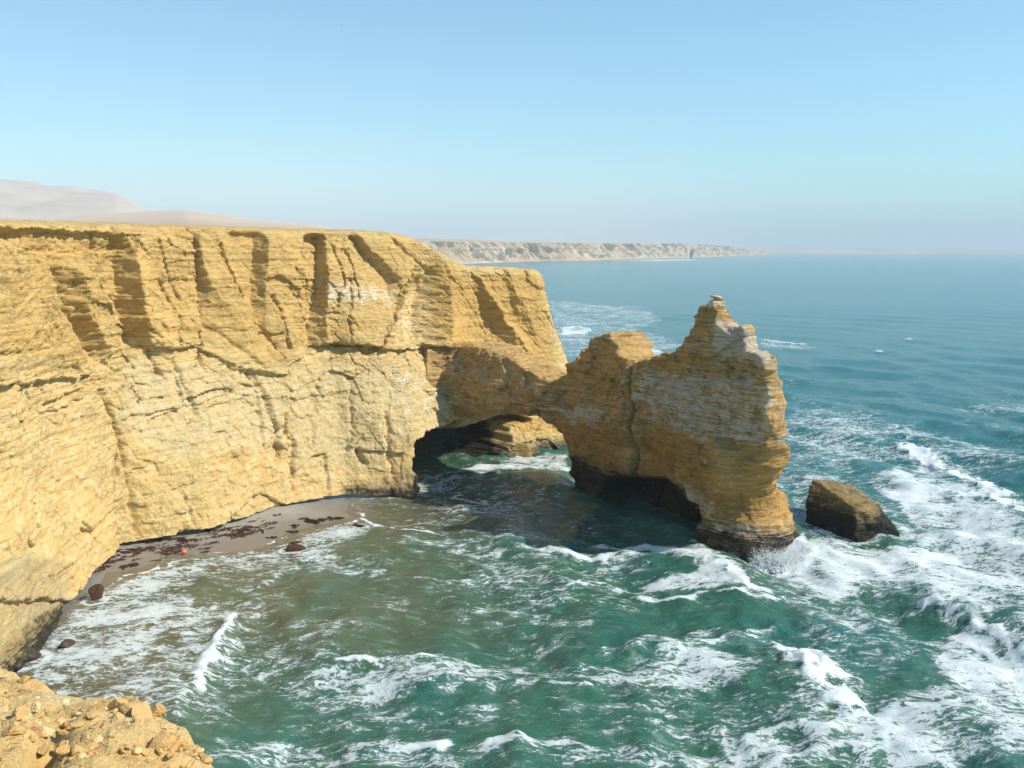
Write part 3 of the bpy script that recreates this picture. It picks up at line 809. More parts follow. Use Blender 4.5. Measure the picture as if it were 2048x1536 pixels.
# block of rock off the end of the stack: a wedge with a sloping lit back
def build_sea_rock():
    G = lambda u, v: ground(u, v, 0)
    lf, lb = G(1612, 1062), G(1660, 1010)
    mid, rt = G(1715, 1090), G(1815, 1086)
    d0 = lf[1]
    top_l = at_y(1625, 957, d0 + 3.0)
    top_b = at_y(1690, 962, d0 + 6.0)
    top_m = at_y(1712, 1018, mid[1] + 1.2)
    top_r = at_y(1745, 1000, mid[1] + 5.5)
    pts = [lf + (-.3, -.3, -2), mid + (0, -.2, -2), rt + (0, 0, -2), rt + (-1.5, 5, -2), lb + (0, 3, -2), top_l, top_b, top_m, top_r,
           at_y(1775, 1032, mid[1] + 2.5), at_y(1800, 1068, rt[1] + .6), lf + (-.1, .1, 3.0)]
    bm = bmesh.new()
    for p in pts: bm.verts.new(p)
    bmesh.ops.convex_hull(bm, input=bm.verts)
    bmesh.ops.triangulate(bm, faces=bm.faces)
    for _ in range(5): bmesh.ops.subdivide_edges(bm, edges=[e for e in bm.edges if e.calc_length() > .45], cuts=1, use_grid_fill=True); bmesh.ops.triangulate(bm, faces=bm.faces)
    bm.normal_update()
    V = np.array([v.co[:] for v in bm.verts]); Nn = np.array([v.normal[:] for v in bm.verts])
    F = np.array([[q.index for q in f.verts] for f in bm.faces]); bm.free()
    c, _ = cells2(V[:, 0] / 1.6 + V[:, 2] * .4, V[:, 1] / 1.6 + V[:, 2] * .6, 5)
    V += Nn * (.22 * fbm3(V[:, 0] * .7, V[:, 1] * .7, V[:, 2] * .7, 4) + .14 * c + .12 * fbm3(V[:, 0] * 2.5, V[:, 1] * 2.5, V[:, 2] * 2.5, 3))[:, None]
    u, v = project(V)
    paint = blob_paint(u, v, [([(1625, 955), (1700, 955), (1760, 1000), (1730, 1025), (1690, 990)], 1, .6, 20), ([(1640, 957), (1700, 965), (1740, 1000), (1720, 1005)], 0, .35, 14)])
    base = lf * .5 + rt * .5
    off = np.array((base[0], base[1], 0))
    wet = .66 - .18 * sstep(1700, 1716, u) + .5 * sstep(1740, 1785, u)
    o = link('sea_rock', mesh_np('sea_rock', V - off, F, ROCK_DARK, True, {'paint': ('FLOAT_COLOR', paint), 'wet': ('FLOAT', wet)}),
             label='dark wedge-shaped rock in the surf right of the stack', category='rock')
    o.location = off
    return o

ROCK_DARK = rock_material('dark_tidal_rock', tint=(.46, .44, .38), strata=.3, bump=1.3)
build_sea_rock()

WET_ROCK = plain_material('wet_boulder', (.030, .022, .015), (.085, .060, .035), 2.0, .6, .5)
REDROCK = plain_material('weedy_boulder', (.035, .018, .010), (.10, .045, .022), 2.5, .7, .5)
for nm, (u, v), dims, mat, lb in [
    ('boulder', (190, 1203), (2.0, 1.6, 1.9), REDROCK, 'reddish-brown boulder at the edge of the swash on the left of the beach'),
    ('boulder', (127, 1297), (2.0, 1.6, 1.1), WET_ROCK, 'small dark boulder awash in white foam below the left cliff foot'),
    ('boulder', (44, 1322), (2.6, 2.2, 2.2), WET_ROCK, 'black wet boulder against the cliff foot at the far left'),
    ('boulder', (22, 1338), (1.8, 1.5, 1.3), WET_ROCK, 'low black boulder just above the foreground slope at the left edge'),
    ('boulder', (583, 1104), (2.8, 2.2, 1.0), REDROCK, 'larger of two brown weed-covered rocks in the wash'),
    ('boulder', (587, 1090), (1.8, 1.5, .8), REDROCK, 'smaller brown rock just behind the weed-covered one in the wash'),
    ('boulder', (655, 1092), (3.0, 1.8, .8), REDROCK, 'brown weedy rock in the foam right of the pair'),
    ('boulder', (634, 1224), (1.9, 1.4, .7), REDROCK, 'small brown rock alone in the green shallow water'),
    ('boulder', (940, 1004), (5.0, 3.0, 1.1), WET_ROCK, 'low black rock in the water in front of the cave'),
    ('boulder', (985, 940), (5.5, 3.5, 1.8), WET_ROCK, 'long dark rock ringed with foam inside the arch'),
    ('boulder', (1000, 920), (3.6, 3.0, 3.0), WET_ROCK, 'dark boulder at the back of the cave'),
    ('boulder', (1040, 918), (4.6, 3.6, 3.2), rock_material('buff_rock', tint=(.72, .66, .55)), 'grey-buff boulder seen through the arch below the orange rock'),
]:
    p = ground(u, v, 0)
    me = rock_mesh(nm, int(u + v), dims, mat, 4, .22, 11)
    o = link(nm, me, label=lb, category='rock')
    o.location = (p[0], p[1] + dims[1] * .4, -.35 if v > 1000 else -.7)
    o.rotation_euler = (0, 0, u * .7)

# perched stone on the summit
def cap_stone():
    p = at_y(1429, 622, 141.0)
    me = rock_mesh('cap_stone', 77, (1.7, 1.7, 2.0), ROCK_STACK, 4, .3, 8, (.2, 0, 0, 0))
    o = link('cap_stone', me, ARCH, label='narrow white-topped stone perched on the summit')
    o.location = (p[0] - ARCH.location.x, p[1] - ARCH.location.y, p[2] - .25)
    me = rock_mesh('cap_slab', 78, (2.1, 1.4, .55), ROCK_STACK, 4, .3, 8, (.75, 0, 0, 0))
    o2 = link('cap_slab', me, ARCH, label='flat white slab lying on top of the perched stone')
    p = at_y(1434, 598, 141.0)
    o2.location = (p[0] - ARCH.location.x, p[1] - ARCH.location.y, p[2] - .22)
    o2.rotation_euler = (0, .2, .5)
cap_stone()

# ------------------------------------------------------------------ sea
SHORE = [(-80, 1400), (20, 1345), (90, 1280), (140, 1212), (200, 1184), (250, 1152), (300, 1143), (345, 1112), (420, 1105), (520, 1090), (560, 1076), (600, 1068), (690, 1050), (726, 1036), (705, 1012), (690, 990), (700, 950)]
SHORE_W = ground(np.array([p[0] for p in SHORE]), np.array([p[1] for p in SHORE]))[:, :2]

def build_sea():
    ang = np.linspace(-math.radians(38), math.radians(38), 940)
    r1 = [44.0]
    while r1[-1] < 13500:
        q = r1[-1]
        r1.append(q + max(.30, .30 * (q / 110.0) ** 1.75) * (1 if q < 1500 else 1.0))
    R = np.array(r1)
    a, r = np.meshgrid(ang, R, indexing='ij')
    x, y = r * np.sin(a), r * np.cos(a)
    spacing = np.gradient(R)[None, :] + 0 * a
    # swell and chop
    z = np.zeros(x.shape)
    rg = np.random.default_rng(21)
    wx = 3.0 * fbm2(x * .02, y * .02, 2); wy = 3.0 * fbm2(x * .02 + 50, y * .02, 2)
    for i in range(46):
        lam = 3.0 * (14.0 ** (i / 45.0))
        th = math.radians(205) + rg.normal(0, .55)
        kx, ky = math.cos(th) * 2 * math.pi / lam, math.sin(th) * 2 * math.pi / lam
        amp = .0085 * lam ** .9
        f = np.sin(kx * (x + wx) + ky * (y + wy) + rg.uniform(0, 6.28))
        z += amp * (f + .35 * np.abs(f)) * sstep(.40, .16, spacing / lam) * (1 - .7 * sstep(190, 480, r))
    z += .16 * fbm2(x * .35, y * .35, 3) * sstep(1.2, .4, spacing)
    z -= .2
    u, v = project(np.stack([x, y, np.zeros_like(x)], -1))
    # distance to the shore, positive at sea
    near = (r < 260)
    dsh = np.full(x.shape, 200.0)
    dsh[near], _ = seg_dist(x[near], y[near], SHORE_W)
    beach_in = np.zeros(x.shape, bool)
    poly = SHORE + [(690, 930), (500, 960), (200, 1050), (100, 1150), (-80, 1250)]
    beach_in[near] = sd_poly(x[near], y[near], ground(np.array([p[0] for p in poly]), np.array([p[1] for p in poly]))[:, :2]) < 0
    dsh = np.where(beach_in, -dsh, dsh)
    calm = sstep(-1, 26, dsh)
    z *= .12 + .88 * calm
    # ---- foam amount, brushed along the photographed lines
    foam = np.full(x.shape, .0)
    pw = fbm2(x * .06, y * .06, 4); pw2 = fbm2(x * .16 + 7, y * .22, 4)
    uu = u + 900 / np.maximum(r, 60) * 3.0 * fbm2(x * .09, y * .09, 3); vv = v + 240 / np.maximum(r, 60) * 3.0 * fbm2(x * .09 + 30, y * .09, 3)
    def area(poly, amt, soft):
        nonlocal foam
        foam = np.maximum(foam, amt * .80 * (1 + .30 * pw2) * poly_mask(uu, vv, poly, soft))
    def stroke(line, w, amt, ridge=0.0, side=1.0, fade=3.0):
        """crest: world-width w (m); ridge lifts the water"""
        nonlocal foam, z
        Lw = ground(np.array([p[0] for p in line], float), np.array([p[1] for p in line], float))[:, :2]
        mg = w * 4 + 3
        k = (x > Lw[:, 0].min() - mg) & (x < Lw[:, 0].max() + mg) & (y > Lw[:, 1].min() - mg) & (y < Lw[:, 1].max() + mg)
        if not k.any(): return
        wa = max(.5 * w, .7) if w < 10 else .3 * w; wf = .45 if w < 10 else .01
        xk = x[k] + wa * fbm2(x[k] * wf, y[k] * wf, 3); yk = y[k] + wa * fbm2(x[k] * wf + 20, y[k] * wf, 3)
        dd, tt = seg_dist(xk, yk, Lw)
        ends = sstep(0, .12, tt) * sstep(1, .88, tt)
        foam[k] = np.maximum(foam[k], amt * np.exp(-(dd / w) ** 2) * (.45 + .55 * ends) * (.88 + .34 * fbm2(xk * .35, yk * .35, 3)))
        if ridge: foam[k] = np.maximum(foam[k], .52 * amt * np.exp(-(dd / (w * 2.6)) ** 2) * ends * (1 + .3 * pw2[k]))
        if ridge: z[k] += .7 * ridge * np.exp(-(dd / (w * 1.3)) ** 2) * ends * (1 + .35 * vn2(xk * .8, yk * .8))
    # general sprinkling
    foam = np.maximum(foam, .235 + .22 * pw + .06 * pw2)
    far = sstep(220, 420, r)
    foam = foam * (1 - far) + far * np.clip(.06 + .14 * fbm2(x * .012, y * .02, 4), 0, .25)
    foam *= sstep(1500, 600, r)
    area([(60, 1335), (130, 1240), (150, 1212), (205, 1186), (260, 1156), (330, 1135), (440, 1108), (560, 1080), (640, 1060), (725, 1042), (765, 1056), (640, 1120), (520, 1130), (400, 1165), (380, 1200), (420, 1250), (330, 1310), (260, 1350), (170, 1390), (70, 1370)], .62, 30)
    area([(70, 1350), (150, 1230), (260, 1190), (380, 1210), (290, 1330), (180, 1390)], .72, 40)
    area([(250, 1165), (330, 1135), (430, 1125), (440, 1160), (300, 1200)], .74, 30)
    area([(590, 1100), (700, 1120), (790, 1132), (750, 1165), (590, 1155), (500, 1140)], .55, 24)
    area([(1560, 1120), (1630, 1085), (1820, 1090), (1840, 1010), (1770, 900), (1840, 910), (2060, 1040), (2300, 1200), (2300, 1560), (1780, 1560), (1750, 1430), (1880, 1380), (1850, 1290), (1960, 1260), (1830, 1215), (1680, 1210), (1580, 1180)], .74, 60)
    area([(1600, 1085), (1700, 1100), (1820, 1090), (1900, 1080), (2000, 1160), (1850, 1190), (1700, 1190), (1600, 1140)], .80, 40)
    area([(1720, 965), (1800, 950), (1880, 980), (1900, 1040), (1830, 1060), (1780, 1010)], .92, 24)
    area([(1500, 1128), (1560, 1110), (1620, 1085), (1660, 1120), (1610, 1155), (1510, 1150)], 1.15, 16)
    area([(1160, 1095), (1300, 1095), (1420, 1120), (1480, 1160), (1520, 1195), (1420, 1205), (1290, 1195), (1270, 1175), (1390, 1165), (1330, 1120), (1200, 1110)], .88, 18)
    area([(1140, 1185), (1280, 1180), (1300, 1200), (1160, 1196)], .55, 16)
    area([(520, 1370), (640, 1335), (900, 1335), (1200, 1330), (1290, 1350), (1260, 1400), (1000, 1400), (800, 1420), (600, 1430)], .60, 50)
    area([(560, 1250), (680, 1265), (690, 1340), (540, 1350), (500, 1300)], .44, 40)
    area([(430, 1490), (600, 1480), (760, 1505), (920, 1500), (1200, 1510), (1500, 1500), (1560, 1470), (1800, 1480), (1800, 1560), (400, 1560)], .56, 40)
    area([(1300, 1300), (1460, 1310), (1540, 1330), (1500, 1380), (1300, 1390), (1180, 1360)], .58, 30)
    area([(1440, 1460), (1600, 1470), (1760, 1420), (1830, 1460), (1700, 1530), (1450, 1530)], .62, 30)
    area([(920, 946), (1000, 930), (1055, 912), (1140, 912), (1140, 950), (1050, 958), (930, 952)], .74, 14)
    area([(900, 960), (1140, 960), (1140, 1090), (760, 1080), (880, 1010)], .34, 40)
    area([(840, 1065), (1000, 1075), (1200, 1085), (1200, 1110), (960, 1100)], .40, 20)
    area([(1570, 815), (1720, 822), (1800, 850), (2060, 900), (2200, 990), (1900, 930), (1760, 900), (1700, 960), (1570, 940)], .52, 34)
    area([(1570, 940), (1700, 960), (1720, 1010), (1600, 1080), (1560, 1020)], .48, 30)
    area([(1090, 596), (1200, 606), (1300, 618), (1330, 640), (1290, 660), (1380, 690), (1300, 716), (1120, 720), (1105, 640)], .50, 14)
    area([(1130, 655), (1180, 660), (1180, 672), (1125, 670)], .85, 6)
    area([(1260, 690), (1320, 700), (1330, 715), (1260, 712)], .8, 6)
    area([(1500, 680), (1580, 686), (1650, 694), (1600, 702), (1510, 694)], .50, 8)
    area([(900, 1200), (1180, 1230), (1180, 1280), (930, 1250)], .42, 40)
    area([(960, 1110), (1200, 1110), (1300, 1150), (1200, 1180), (980, 1150)], .45, 30)
    area([(1560, 1200), (1800, 1215), (1860, 1300), (1800, 1380), (1640, 1330)], .46, 40)
    area([(1200, 1400), (1560, 1400), (1620, 1470), (1400, 1500), (1150, 1480)], .42, 50)
    area([(560, 1420), (1000, 1420), (1200, 1470), (900, 1500), (560, 1480)], .44, 50)
    area([(820, 1080), (1000, 1090), (980, 1130), (840, 1120)], .45, 24)
    # crests
    for ln, w, am, rd in [
        ([(388, 1398), (410, 1345), (440, 1300), (458, 1262), (462, 1240)], .85, .92, .8), ([(300, 1440), (340, 1425), (390, 1396)], .6, .62, .3),
        ([(505, 1200), (530, 1170), (565, 1146), (600, 1128), (680, 1118)], .6, .72, .45),
        ([(945, 1119), (1010, 1114), (1060, 1110), (1130, 1120), (1240, 1122), (1320, 1126)], .9, 1.0, .5),
        ([(1330, 1128), (1400, 1140), (1450, 1165), (1500, 1200), (1560, 1208)], 1.0, .9, .5),
        ([(1558, 1296), (1585, 1320), (1620, 1358), (1652, 1396), (1690, 1422), (1750, 1428)], 2.2, 1.05, 1.5),
        ([(1600, 1318), (1660, 1365), (1720, 1400)], 2.0, .95, .5),
        ([(1190, 1336), (1300, 1318), (1400, 1305), (1500, 1290), (1560, 1296)], 1.0, .58, .8),
        ([(1768, 895), (1830, 912), (1900, 945), (1980, 990), (2060, 1050)], 2.4, .98, 1.3),
        ([(1820, 1230), (1870, 1222), (1930, 1246), (2000, 1285), (2080, 1330)], 1.1, .95, 1.2),
        ([(1900, 1262), (1960, 1290), (2040, 1350)], 1.5, .85, .4),
        ([(1240, 1200), (1330, 1212), (1440, 1205), (1560, 1215), (1640, 1200)], .6, .78, .35),
        ([(1080, 1215), (1180, 1180), (1260, 1178)], .7, .60, .3), ([(1330, 1290), (1480, 1275), (1560, 1262)], .7, .55, .5),
        ([(640, 1345), (760, 1340), (880, 1345), (960, 1352)], .7, .72, .3), ([(760, 1398), (900, 1380), (1010, 1372), (1060, 1360)], .8, .70, .4),
        ([(1000, 1400), (1100, 1395), (1200, 1385)], .7, .6, .2), ([(700, 1520), (760, 1505), (860, 1508), (900, 1525)], .9, .85, .4),
        ([(940, 1525), (1020, 1510), (1100, 1505), (1200, 1512)], .9, .8, .4), ([(1230, 1395), (1330, 1372), (1430, 1368), (1500, 1372)], .5, .6, .2),
        ([(1460, 1500), (1560, 1475), (1640, 1490), (1800, 1480)], .9, .75, .4), ([(1500, 1545), (1640, 1520), (1760, 1500), (1900, 1490)], 1.0, .8, .5),
        ([(880, 1250), (960, 1230), (1040, 1225)], .4, .5, .2), ([(800, 1166), (880, 1172), (980, 1168)], .3, .55, .1),
        ([(930, 1210), (1060, 1216), (1180, 1225)], .5, .5, .2), ([(1350, 1165), (1240, 1170), (1140, 1185)], .4, .55, .1),
        ([(1570, 865), (1650, 870), (1760, 862), (1840, 850)], 1.5, .6, .4), ([(1700, 905), (1780, 893), (1860, 880)], 1.5, .5, .4),
        ([(1110, 612), (1200, 612), (1300, 616)], 5, .62, .4), ([(1120, 640), (1220, 648), (1330, 656)], 5, .50, .5), ([(1125, 660), (1150, 653), (1180, 664)], 3, .95, .8), ([(1110, 690), (1200, 690), (1320, 700)], 3, .55, .4),
        ([(1516, 680), (1560, 686), (1620, 690)], 2.5, .75, .6), ([(1812, 678), (1826, 680)], 1.8, .95, .6), ([(1750, 702), (1764, 704)], 1.2, .8, .3),
        ([(1180, 566), (1190, 567)], 4, .8, 0), ([(1600, 690), (1640, 698)], 2, .5, 0)]:
        stroke(ln, w, am, rd)
    # the lines left by the swash
    stroke(SHORE[3:-2], .22, .95); stroke([(p[0] + 10, p[1] + 12) for p in SHORE[3:13]], .3, .72)
    stroke([(700, 1005), (706, 1030), (740, 1052), (800, 1066), (900, 1075)], .5, .85)
    stroke([(240, 1210), (300, 1190), (360, 1168), (420, 1168)], .25, .7); stroke([(150, 1262), (240, 1240), (330, 1225), (390, 1250)], .3, .72)
    foam *= sstep(-.8, .4, dsh)
    # ring of foam round the rocks
    for (cu, cv, rad, am) in [(1500, 1110, 8.5, .5), (1712, 1060, 9, .55), (985, 945, 4.0, .8), (44, 1322, 3, .75), (190, 1205, 1.6, .8), (587, 1100, 2.2, .6), (655, 1092, 2, .6), (940, 1004, 3.2, .6)]:
        c = ground(cu, cv)
        foam = np.maximum(foam, am * np.exp(-((np.hypot(x - c[0], y - c[1]) - rad * .8) / (rad * .25)) ** 2))
    # far surf under the distant cliffs
    for ln, w, am in [([(905, 527), (960, 525), (1050, 522), (1120, 521)], 60, 1.3), ([(1225, 520), (1300, 521), (1380, 519)], 90, 1.2), ([(1120, 521), (1225, 520)], 70, .8), ([(1340, 516), (1420, 513), (1440, 511)], 150, .6)]:
        stroke(ln, w, am)
    # ---- body colour: sediment near the beach, green in the cove, blue outside
    sed = sstep(34, 3, dsh) * (.75 + .35 * pw)
    sed = np.maximum(sed, .62 * poly_mask(u, v, [(500, 1120), (800, 1090), (950, 1110), (900, 1180), (1000, 1250), (780, 1330), (560, 1330), (420, 1300), (300, 1420), (260, 1380)], 160) * (.8 + .4 * pw))
    sed = np.maximum(np.clip(sed, 0, 1), sstep(7, 1.5, dsh))
    cove = np.maximum(sstep(880, 1160, v), poly_mask(u, v, [(820, 900), (1140, 900), (1400, 1060), (1400, 1120), (800, 1100)], 40))
    cove = np.clip(cove * (1 + .35 * pw), 0, 1)
    blue = np.array([.020, .145, .140]); green = np.array([.036, .125, .076]); brown = np.array([.130, .105, .045])
    C = blue + (green - blue) * cove[..., None]
    C = C + (brown - C) * sed[..., None]
    C = C + (np.array([.22, .18, .115]) - C) * (.8 * sstep(4, .3, dsh))[..., None]
    weed = poly_mask(u, v, [(850, 955), (1140, 955), (1380, 1050), (1400, 1085), (1150, 1080), (960, 1090), (860, 1040)], 70) * np.clip(.75 + .5 * pw, 0, 1)  # weed is painted shade: the stack's shadow put into the cove's body colour
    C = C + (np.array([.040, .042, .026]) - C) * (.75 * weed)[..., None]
    C = np.concatenate([C, np.ones(x.shape + (1,))], -1)
    P = np.stack([x, y, z], -1)
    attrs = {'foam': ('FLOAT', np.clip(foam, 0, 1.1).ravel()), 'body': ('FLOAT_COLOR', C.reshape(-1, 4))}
    k = NT('sea_water')
    pos = k.n('NewGeometry').outputs['Position']
    fo = k.n('Attribute', _attribute_name='foam').outputs['Fac']
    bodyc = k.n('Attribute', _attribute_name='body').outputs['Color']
    # streaky foam: warped noise stretched along the crests, plus a lacy net
    wv = k.n('TexNoise', Vector=pos, Scale=.35, Detail=3.0)
    wvec = k.n('VectorMath', _operation='MULTIPLY_ADD'); k.set(wvec.inputs[0], wv.outputs['Color']); wvec.inputs[1].default_value = (2.6, 2.6, 0); k.set(wvec.inputs[2], pos)
    wp = wvec.outputs[0]
    n1 = k.noise(k.scale(wp, (.42, .75, .3)), 1.0, 8, .68)
    n2 = k.noise(k.scale(wp, (1.15, 2.8, .5)), 1.0, 5, .68)
    vo = k.n('TexVoronoi', _feature='DISTANCE_TO_EDGE', Vector=k.scale(wp, (.75, 1.2, .3)), Scale=1.0).outputs['Distance']
    vo2 = k.n('TexVoronoi', _feature='DISTANCE_TO_EDGE', Vector=k.scale(wp, (2.2, 3.2, .3)), Scale=1.0).outputs['Distance']
    lace = k.math('ADD', k.math('MULTIPLY', k.sm(vo, .0, .45), .55), k.math('MULTIPLY', k.sm(vo2, 0, .4), .45))
    n3 = k.noise(k.scale(wp, (3.2, 6.6, .5)), 1.0, 3, .6)
    thr = k.math('ADD', k.math('MULTIPLY', k.sm(n1, .30, .70), .34), k.math('MULTIPLY', lace, .30))
    thr = k.math('ADD', thr, k.math('MULTIPLY', k.sm(n2, .32, .68), .30))
    thr = k.math('ADD', thr, k.math('MULTIPLY', k.sm(n3, .3, .7), .16))
    m = k.sm(k.math('SUBTRACT', k.math('MULTIPLY', fo, 1.02), thr), -.07, .13)
    m = k.math('MULTIPLY', m, k.math('MULTIPLY', k.sm(fo, .04, .16), k.math('ADD', .74, k.math('MULTIPLY', k.sm(fo, .55, .95), .26))))
    veil = k.math('MULTIPLY', k.sm(k.math('SUBTRACT', fo, k.sm(n1, .25, .75)), -.40, .5), .48)
    veil = k.math('MAXIMUM', veil, k.math('MULTIPLY', k.math('MULTIPLY', k.sm(fo, .36, .75), k.sm(n1, .68, .36)), .75))     # thin bubbles under the surface
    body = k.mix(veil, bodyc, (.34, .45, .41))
    r1_ = k.noise(k.scale(pos, (.9, 1.3, 1)), 1.0, 6, .62); r2_ = k.noise(k.scale(pos, (.10, .16, .1)), 1.0, 6, .65)
    hgt = k.math('ADD', k.math('MULTIPLY', r1_, .55), k.math('MULTIPLY', r2_, .95))
    hgt = k.math('ADD', hgt, k.math('MULTIPLY', k.noise(k.scale(pos, (3.0, 4.2, 1)), 1.0, 4, .6), .16))
    hgt = k.math('ADD', hgt, k.math('MULTIPLY', m, .22))
    bmp = k.n('Bump', Strength=.9, Distance=.6, Height=hgt)
    water = k.n('BsdfPrincipled', **{'Base Color': body, 'Roughness': .16, 'IOR': 1.33, 'Normal': bmp.outputs[0], 'Specular IOR Level': .5})
    fb = k.n('Bump', Strength=.8, Distance=.25, Height=k.math('ADD', n2, k.math('MULTIPLY', n1, 1.5)))
    foamc = k.n('BsdfPrincipled', **{'Base Color': (.76, .81, .80, 1), 'Roughness': .8, 'Normal': fb.outputs[0], 'Specular IOR Level': .2})
    mx = k.n('MixShader'); k.set(mx.inputs[0], m); k.set(mx.inputs[1], water.outputs[0]); k.set(mx.inputs[2], foamc.outputs[0])
    k.t.links.new(mx.outputs[0], k.out.inputs[0])
    F = grid_faces(*x.shape)[:, ::-1]
    print('sea verts', x.size)
    return link('sea', mesh_np('sea', P.reshape(-1, 3), F, k.m, True, attrs), kind='structure', label='green and blue sea with white surf')

build_sea()

# ------------------------------------------------------------------ beach
def build_beach():
    X = np.arange(-62, -8, .35); Y = np.arange(84, 186, .35)
    x, y = np.meshgrid(X, Y, indexing='ij')
    d, _ = seg_dist(x, y, SHORE_W)
    poly = SHORE + [(690, 930), (600, 900), (200, 1000), (-100, 1100), (-300, 1250)]
    s = sd_poly(x, y, ground(np.array([p[0] for p in poly], float), np.array([p[1] for p in poly], float))[:, :2])
    d = np.where(s < 0, d, -d)
    z = .01 + np.where(d > 0, .085 * d, .10 * d) + .04 * fbm2(x * .4, y * .4, 3)
    z = np.clip(z, -1.5, 2.2)
    keep = (d > -9)
    k = NT('wet_grey_sand')
    pos = k.n('NewGeometry').outputs['Position']
    zz = k.n('SeparateXYZ', Vector=pos).outputs['Z']
    a = k.noise(pos, .5, 6, .6); b2 = k.noise(pos, 5.0, 4, .6)
    dry = k.sm(k.math('ADD', zz, k.math('MULTIPLY', a, .8)), .55, 1.35)
    c = k.mix(dry, (.21, .185, .155), (.36, .325, .27))
    c = k.mix(k.math('MULTIPLY', k.sm(b2, .4, .7), .25), c, (.16, .12, .09))
    rough = k.math('ADD', .38, k.math('MULTIPLY', dry, .5))
    bp = k.n('Bump', Strength=.25, Distance=.12, Height=k.math('ADD', b2, a))
    p = k.n('BsdfPrincipled', **{'Base Color': c, 'Roughness': rough, 'Normal': bp.outputs[0], 'Specular IOR Level': .35})
    k.t.links.new(p.outputs[0], k.out.inputs[0])
    F = grid_faces(*x.shape)[:, ::-1]
    F = F[keep.ravel()[F].all(1)]
    V = np.stack([x, y, z], -1).reshape(-1, 3)
    vv_, ff_, _ = sub_mesh(V, F, np.ones(len(F), bool), {})
    link('beach', mesh_np('beach', vv_, ff_, k.m), kind='structure', label='strip of wet grey sand at the foot of the cliff')
    def height(px, py):
        dd, _ = seg_dist(np.array([px]), np.array([py]), SHORE_W)
        return float(.01 + .085 * dd[0])
    return height

beach_z = build_beach()

def strew_seaweed():
    mat = plain_material('dried_seaweed', (.030, .012, .007), (.085, .035, .018), 6.0, .75, .6, .05)
    mats = []
    protos = []
    for i in range(7):                      # ragged flat tangles of fronds
        r = np.random.default_rng(100 + i)
        V, F = [], []
        for q in range(9):
            a0 = r.normal(0, .35) + (math.pi if r.random() < .5 else 0); px, py = r.normal(0, .25), r.normal(0, .10)
            w = r.uniform(.07, .16); a = a0
            for j in range(6):
                hgt = .05 + .10 * math.sin(math.pi * j / 5) * r.uniform(.5, 1.2)
                cx, cy = -math.sin(a), math.cos(a); ww = w * (1 - .16 * j)
                V += [(px + cx * ww, py + cy * ww, 0.0), (px, py, hgt), (px - cx * ww, py - cy * ww, 0.0)]
                if j:
                    b = len(V) - 6
                    F += [(b, b + 3, b + 4, b + 1), (b + 1, b + 4, b + 5, b + 2)]
                px += math.cos(a) * .22; py += math.sin(a) * .22; a += r.normal(0, .45)
        protos.append(mesh_np('seaweed', np.array(V), np.array(F), mat, False))
    rr = random.Random(5)
    band = [(155, 1118), (200, 1112), (235, 1100), (280, 1092), (320, 1085), (370, 1078), (420, 1068), (470, 1056), (500, 1050), (545, 1040)]
    spots = []
    for i in range(170):
        q = rr.random() ** .85 * (len(band) - 1); j = min(int(q), len(band) - 2); f = q - j
        u = band[j][0] * (1 - f) + band[j + 1][0] * f; v = band[j][1] * (1 - f) + band[j + 1][1] * f
        spots.append((u + rr.gauss(0, 6), v + rr.gauss(0, 9 - 3 * q / 9), rr.uniform(.4, 1.05)))
    for u, v, s in spots:
        p = ground(u, v, 1.0)
        o = link('seaweed', rr.choice(protos), label='dark brown strand of seaweed in the drift line on the grey sand', category='seaweed', group='seaweed along the drift line')
        o.location = (p[0], p[1], beach_z(p[0], p[1]) - .01)
        o.rotation_euler = (0, 0, .95 + rr.gauss(0, .5)); o.scale = (s, s * rr.uniform(.7, 1.2), s)
    for (u, v, s, lb) in [(612, 1034, 1.6, 'brown weed clump, upper left of the cluster near the beach end'), (625, 1038, 2.0, 'large brown weed clump in the middle of the cluster near the beach end'), (592, 1046, 1.5, 'brown weed clump at the seaward side of the cluster near the beach end'),
                          (584, 1055, 1.4, 'lone brown weed clump nearest the swash below the cluster'), (632, 1036, 1.7, 'brown weed clump on the right of the cluster near the beach end'), (645, 1033, 1.2, 'small brown weed patch just right of the cluster'),
                          (669, 1030, 2.0, 'isolated oval brown weed patch on bare sand close to the cliff end of the beach'), (716, 1044, 1.5, 'brown weed patch touching the swash at the tip of the beach'),
                          (541, 1066, 1.2, 'lone dark weed tuft on the bare middle sand'), (255, 1125, 1.6, 'round reddish weed clump below the drift line at the left')]:
        p = ground(u, v, .8)
        o = link('weed_clump', protos[int(u) % 7], label=lb, category='seaweed', group='larger weed clumps on the sand')
        o.location = (p[0], p[1], beach_z(p[0], p[1])); o.rotation_euler = (0, 0, u); s *= .6; o.scale = (s, s * 1.3, s * 1.6)
    # orange float cast up among the weed
    fm = plain_material('orange_plastic', (.75, .16, .06), (.85, .24, .12), 3, .45, .05)
    p = ground(366, 1092, 1.2)
    root = empty('fishing_float', (p[0], p[1], beach_z(p[0], p[1])), label='orange fishing float lying among the seaweed on the sand', category='float')
    bm = bmesh.new(); bmesh.ops.create_uvsphere(bm, u_segments=20, v_segments=14, radius=.36)
    for q in bm.verts: q.co.z *= .92; q.co.z += .33
    me = bpy.data.meshes.new('float_ball'); bm.to_mesh(me); bm.free(); me.materials.append(fm)
    for f in me.polygons: f.use_smooth = True
    link('float_ball', me, root)
    bm = bmesh.new(); bmesh.ops.create_cone(bm, segments=12, radius1=.12, radius2=.08, depth=.16, cap_ends=True)
    for q in bm.verts: q.co.z += .70
    me = bpy.data.meshes.new('float_neck'); bm.to_mesh(me); bm.free(); me.materials.append(fm)
    link('float_neck', me, root)
    root.rotation_euler = (0, .3, .4)
    root.location.z += .06

strew_seaweed()

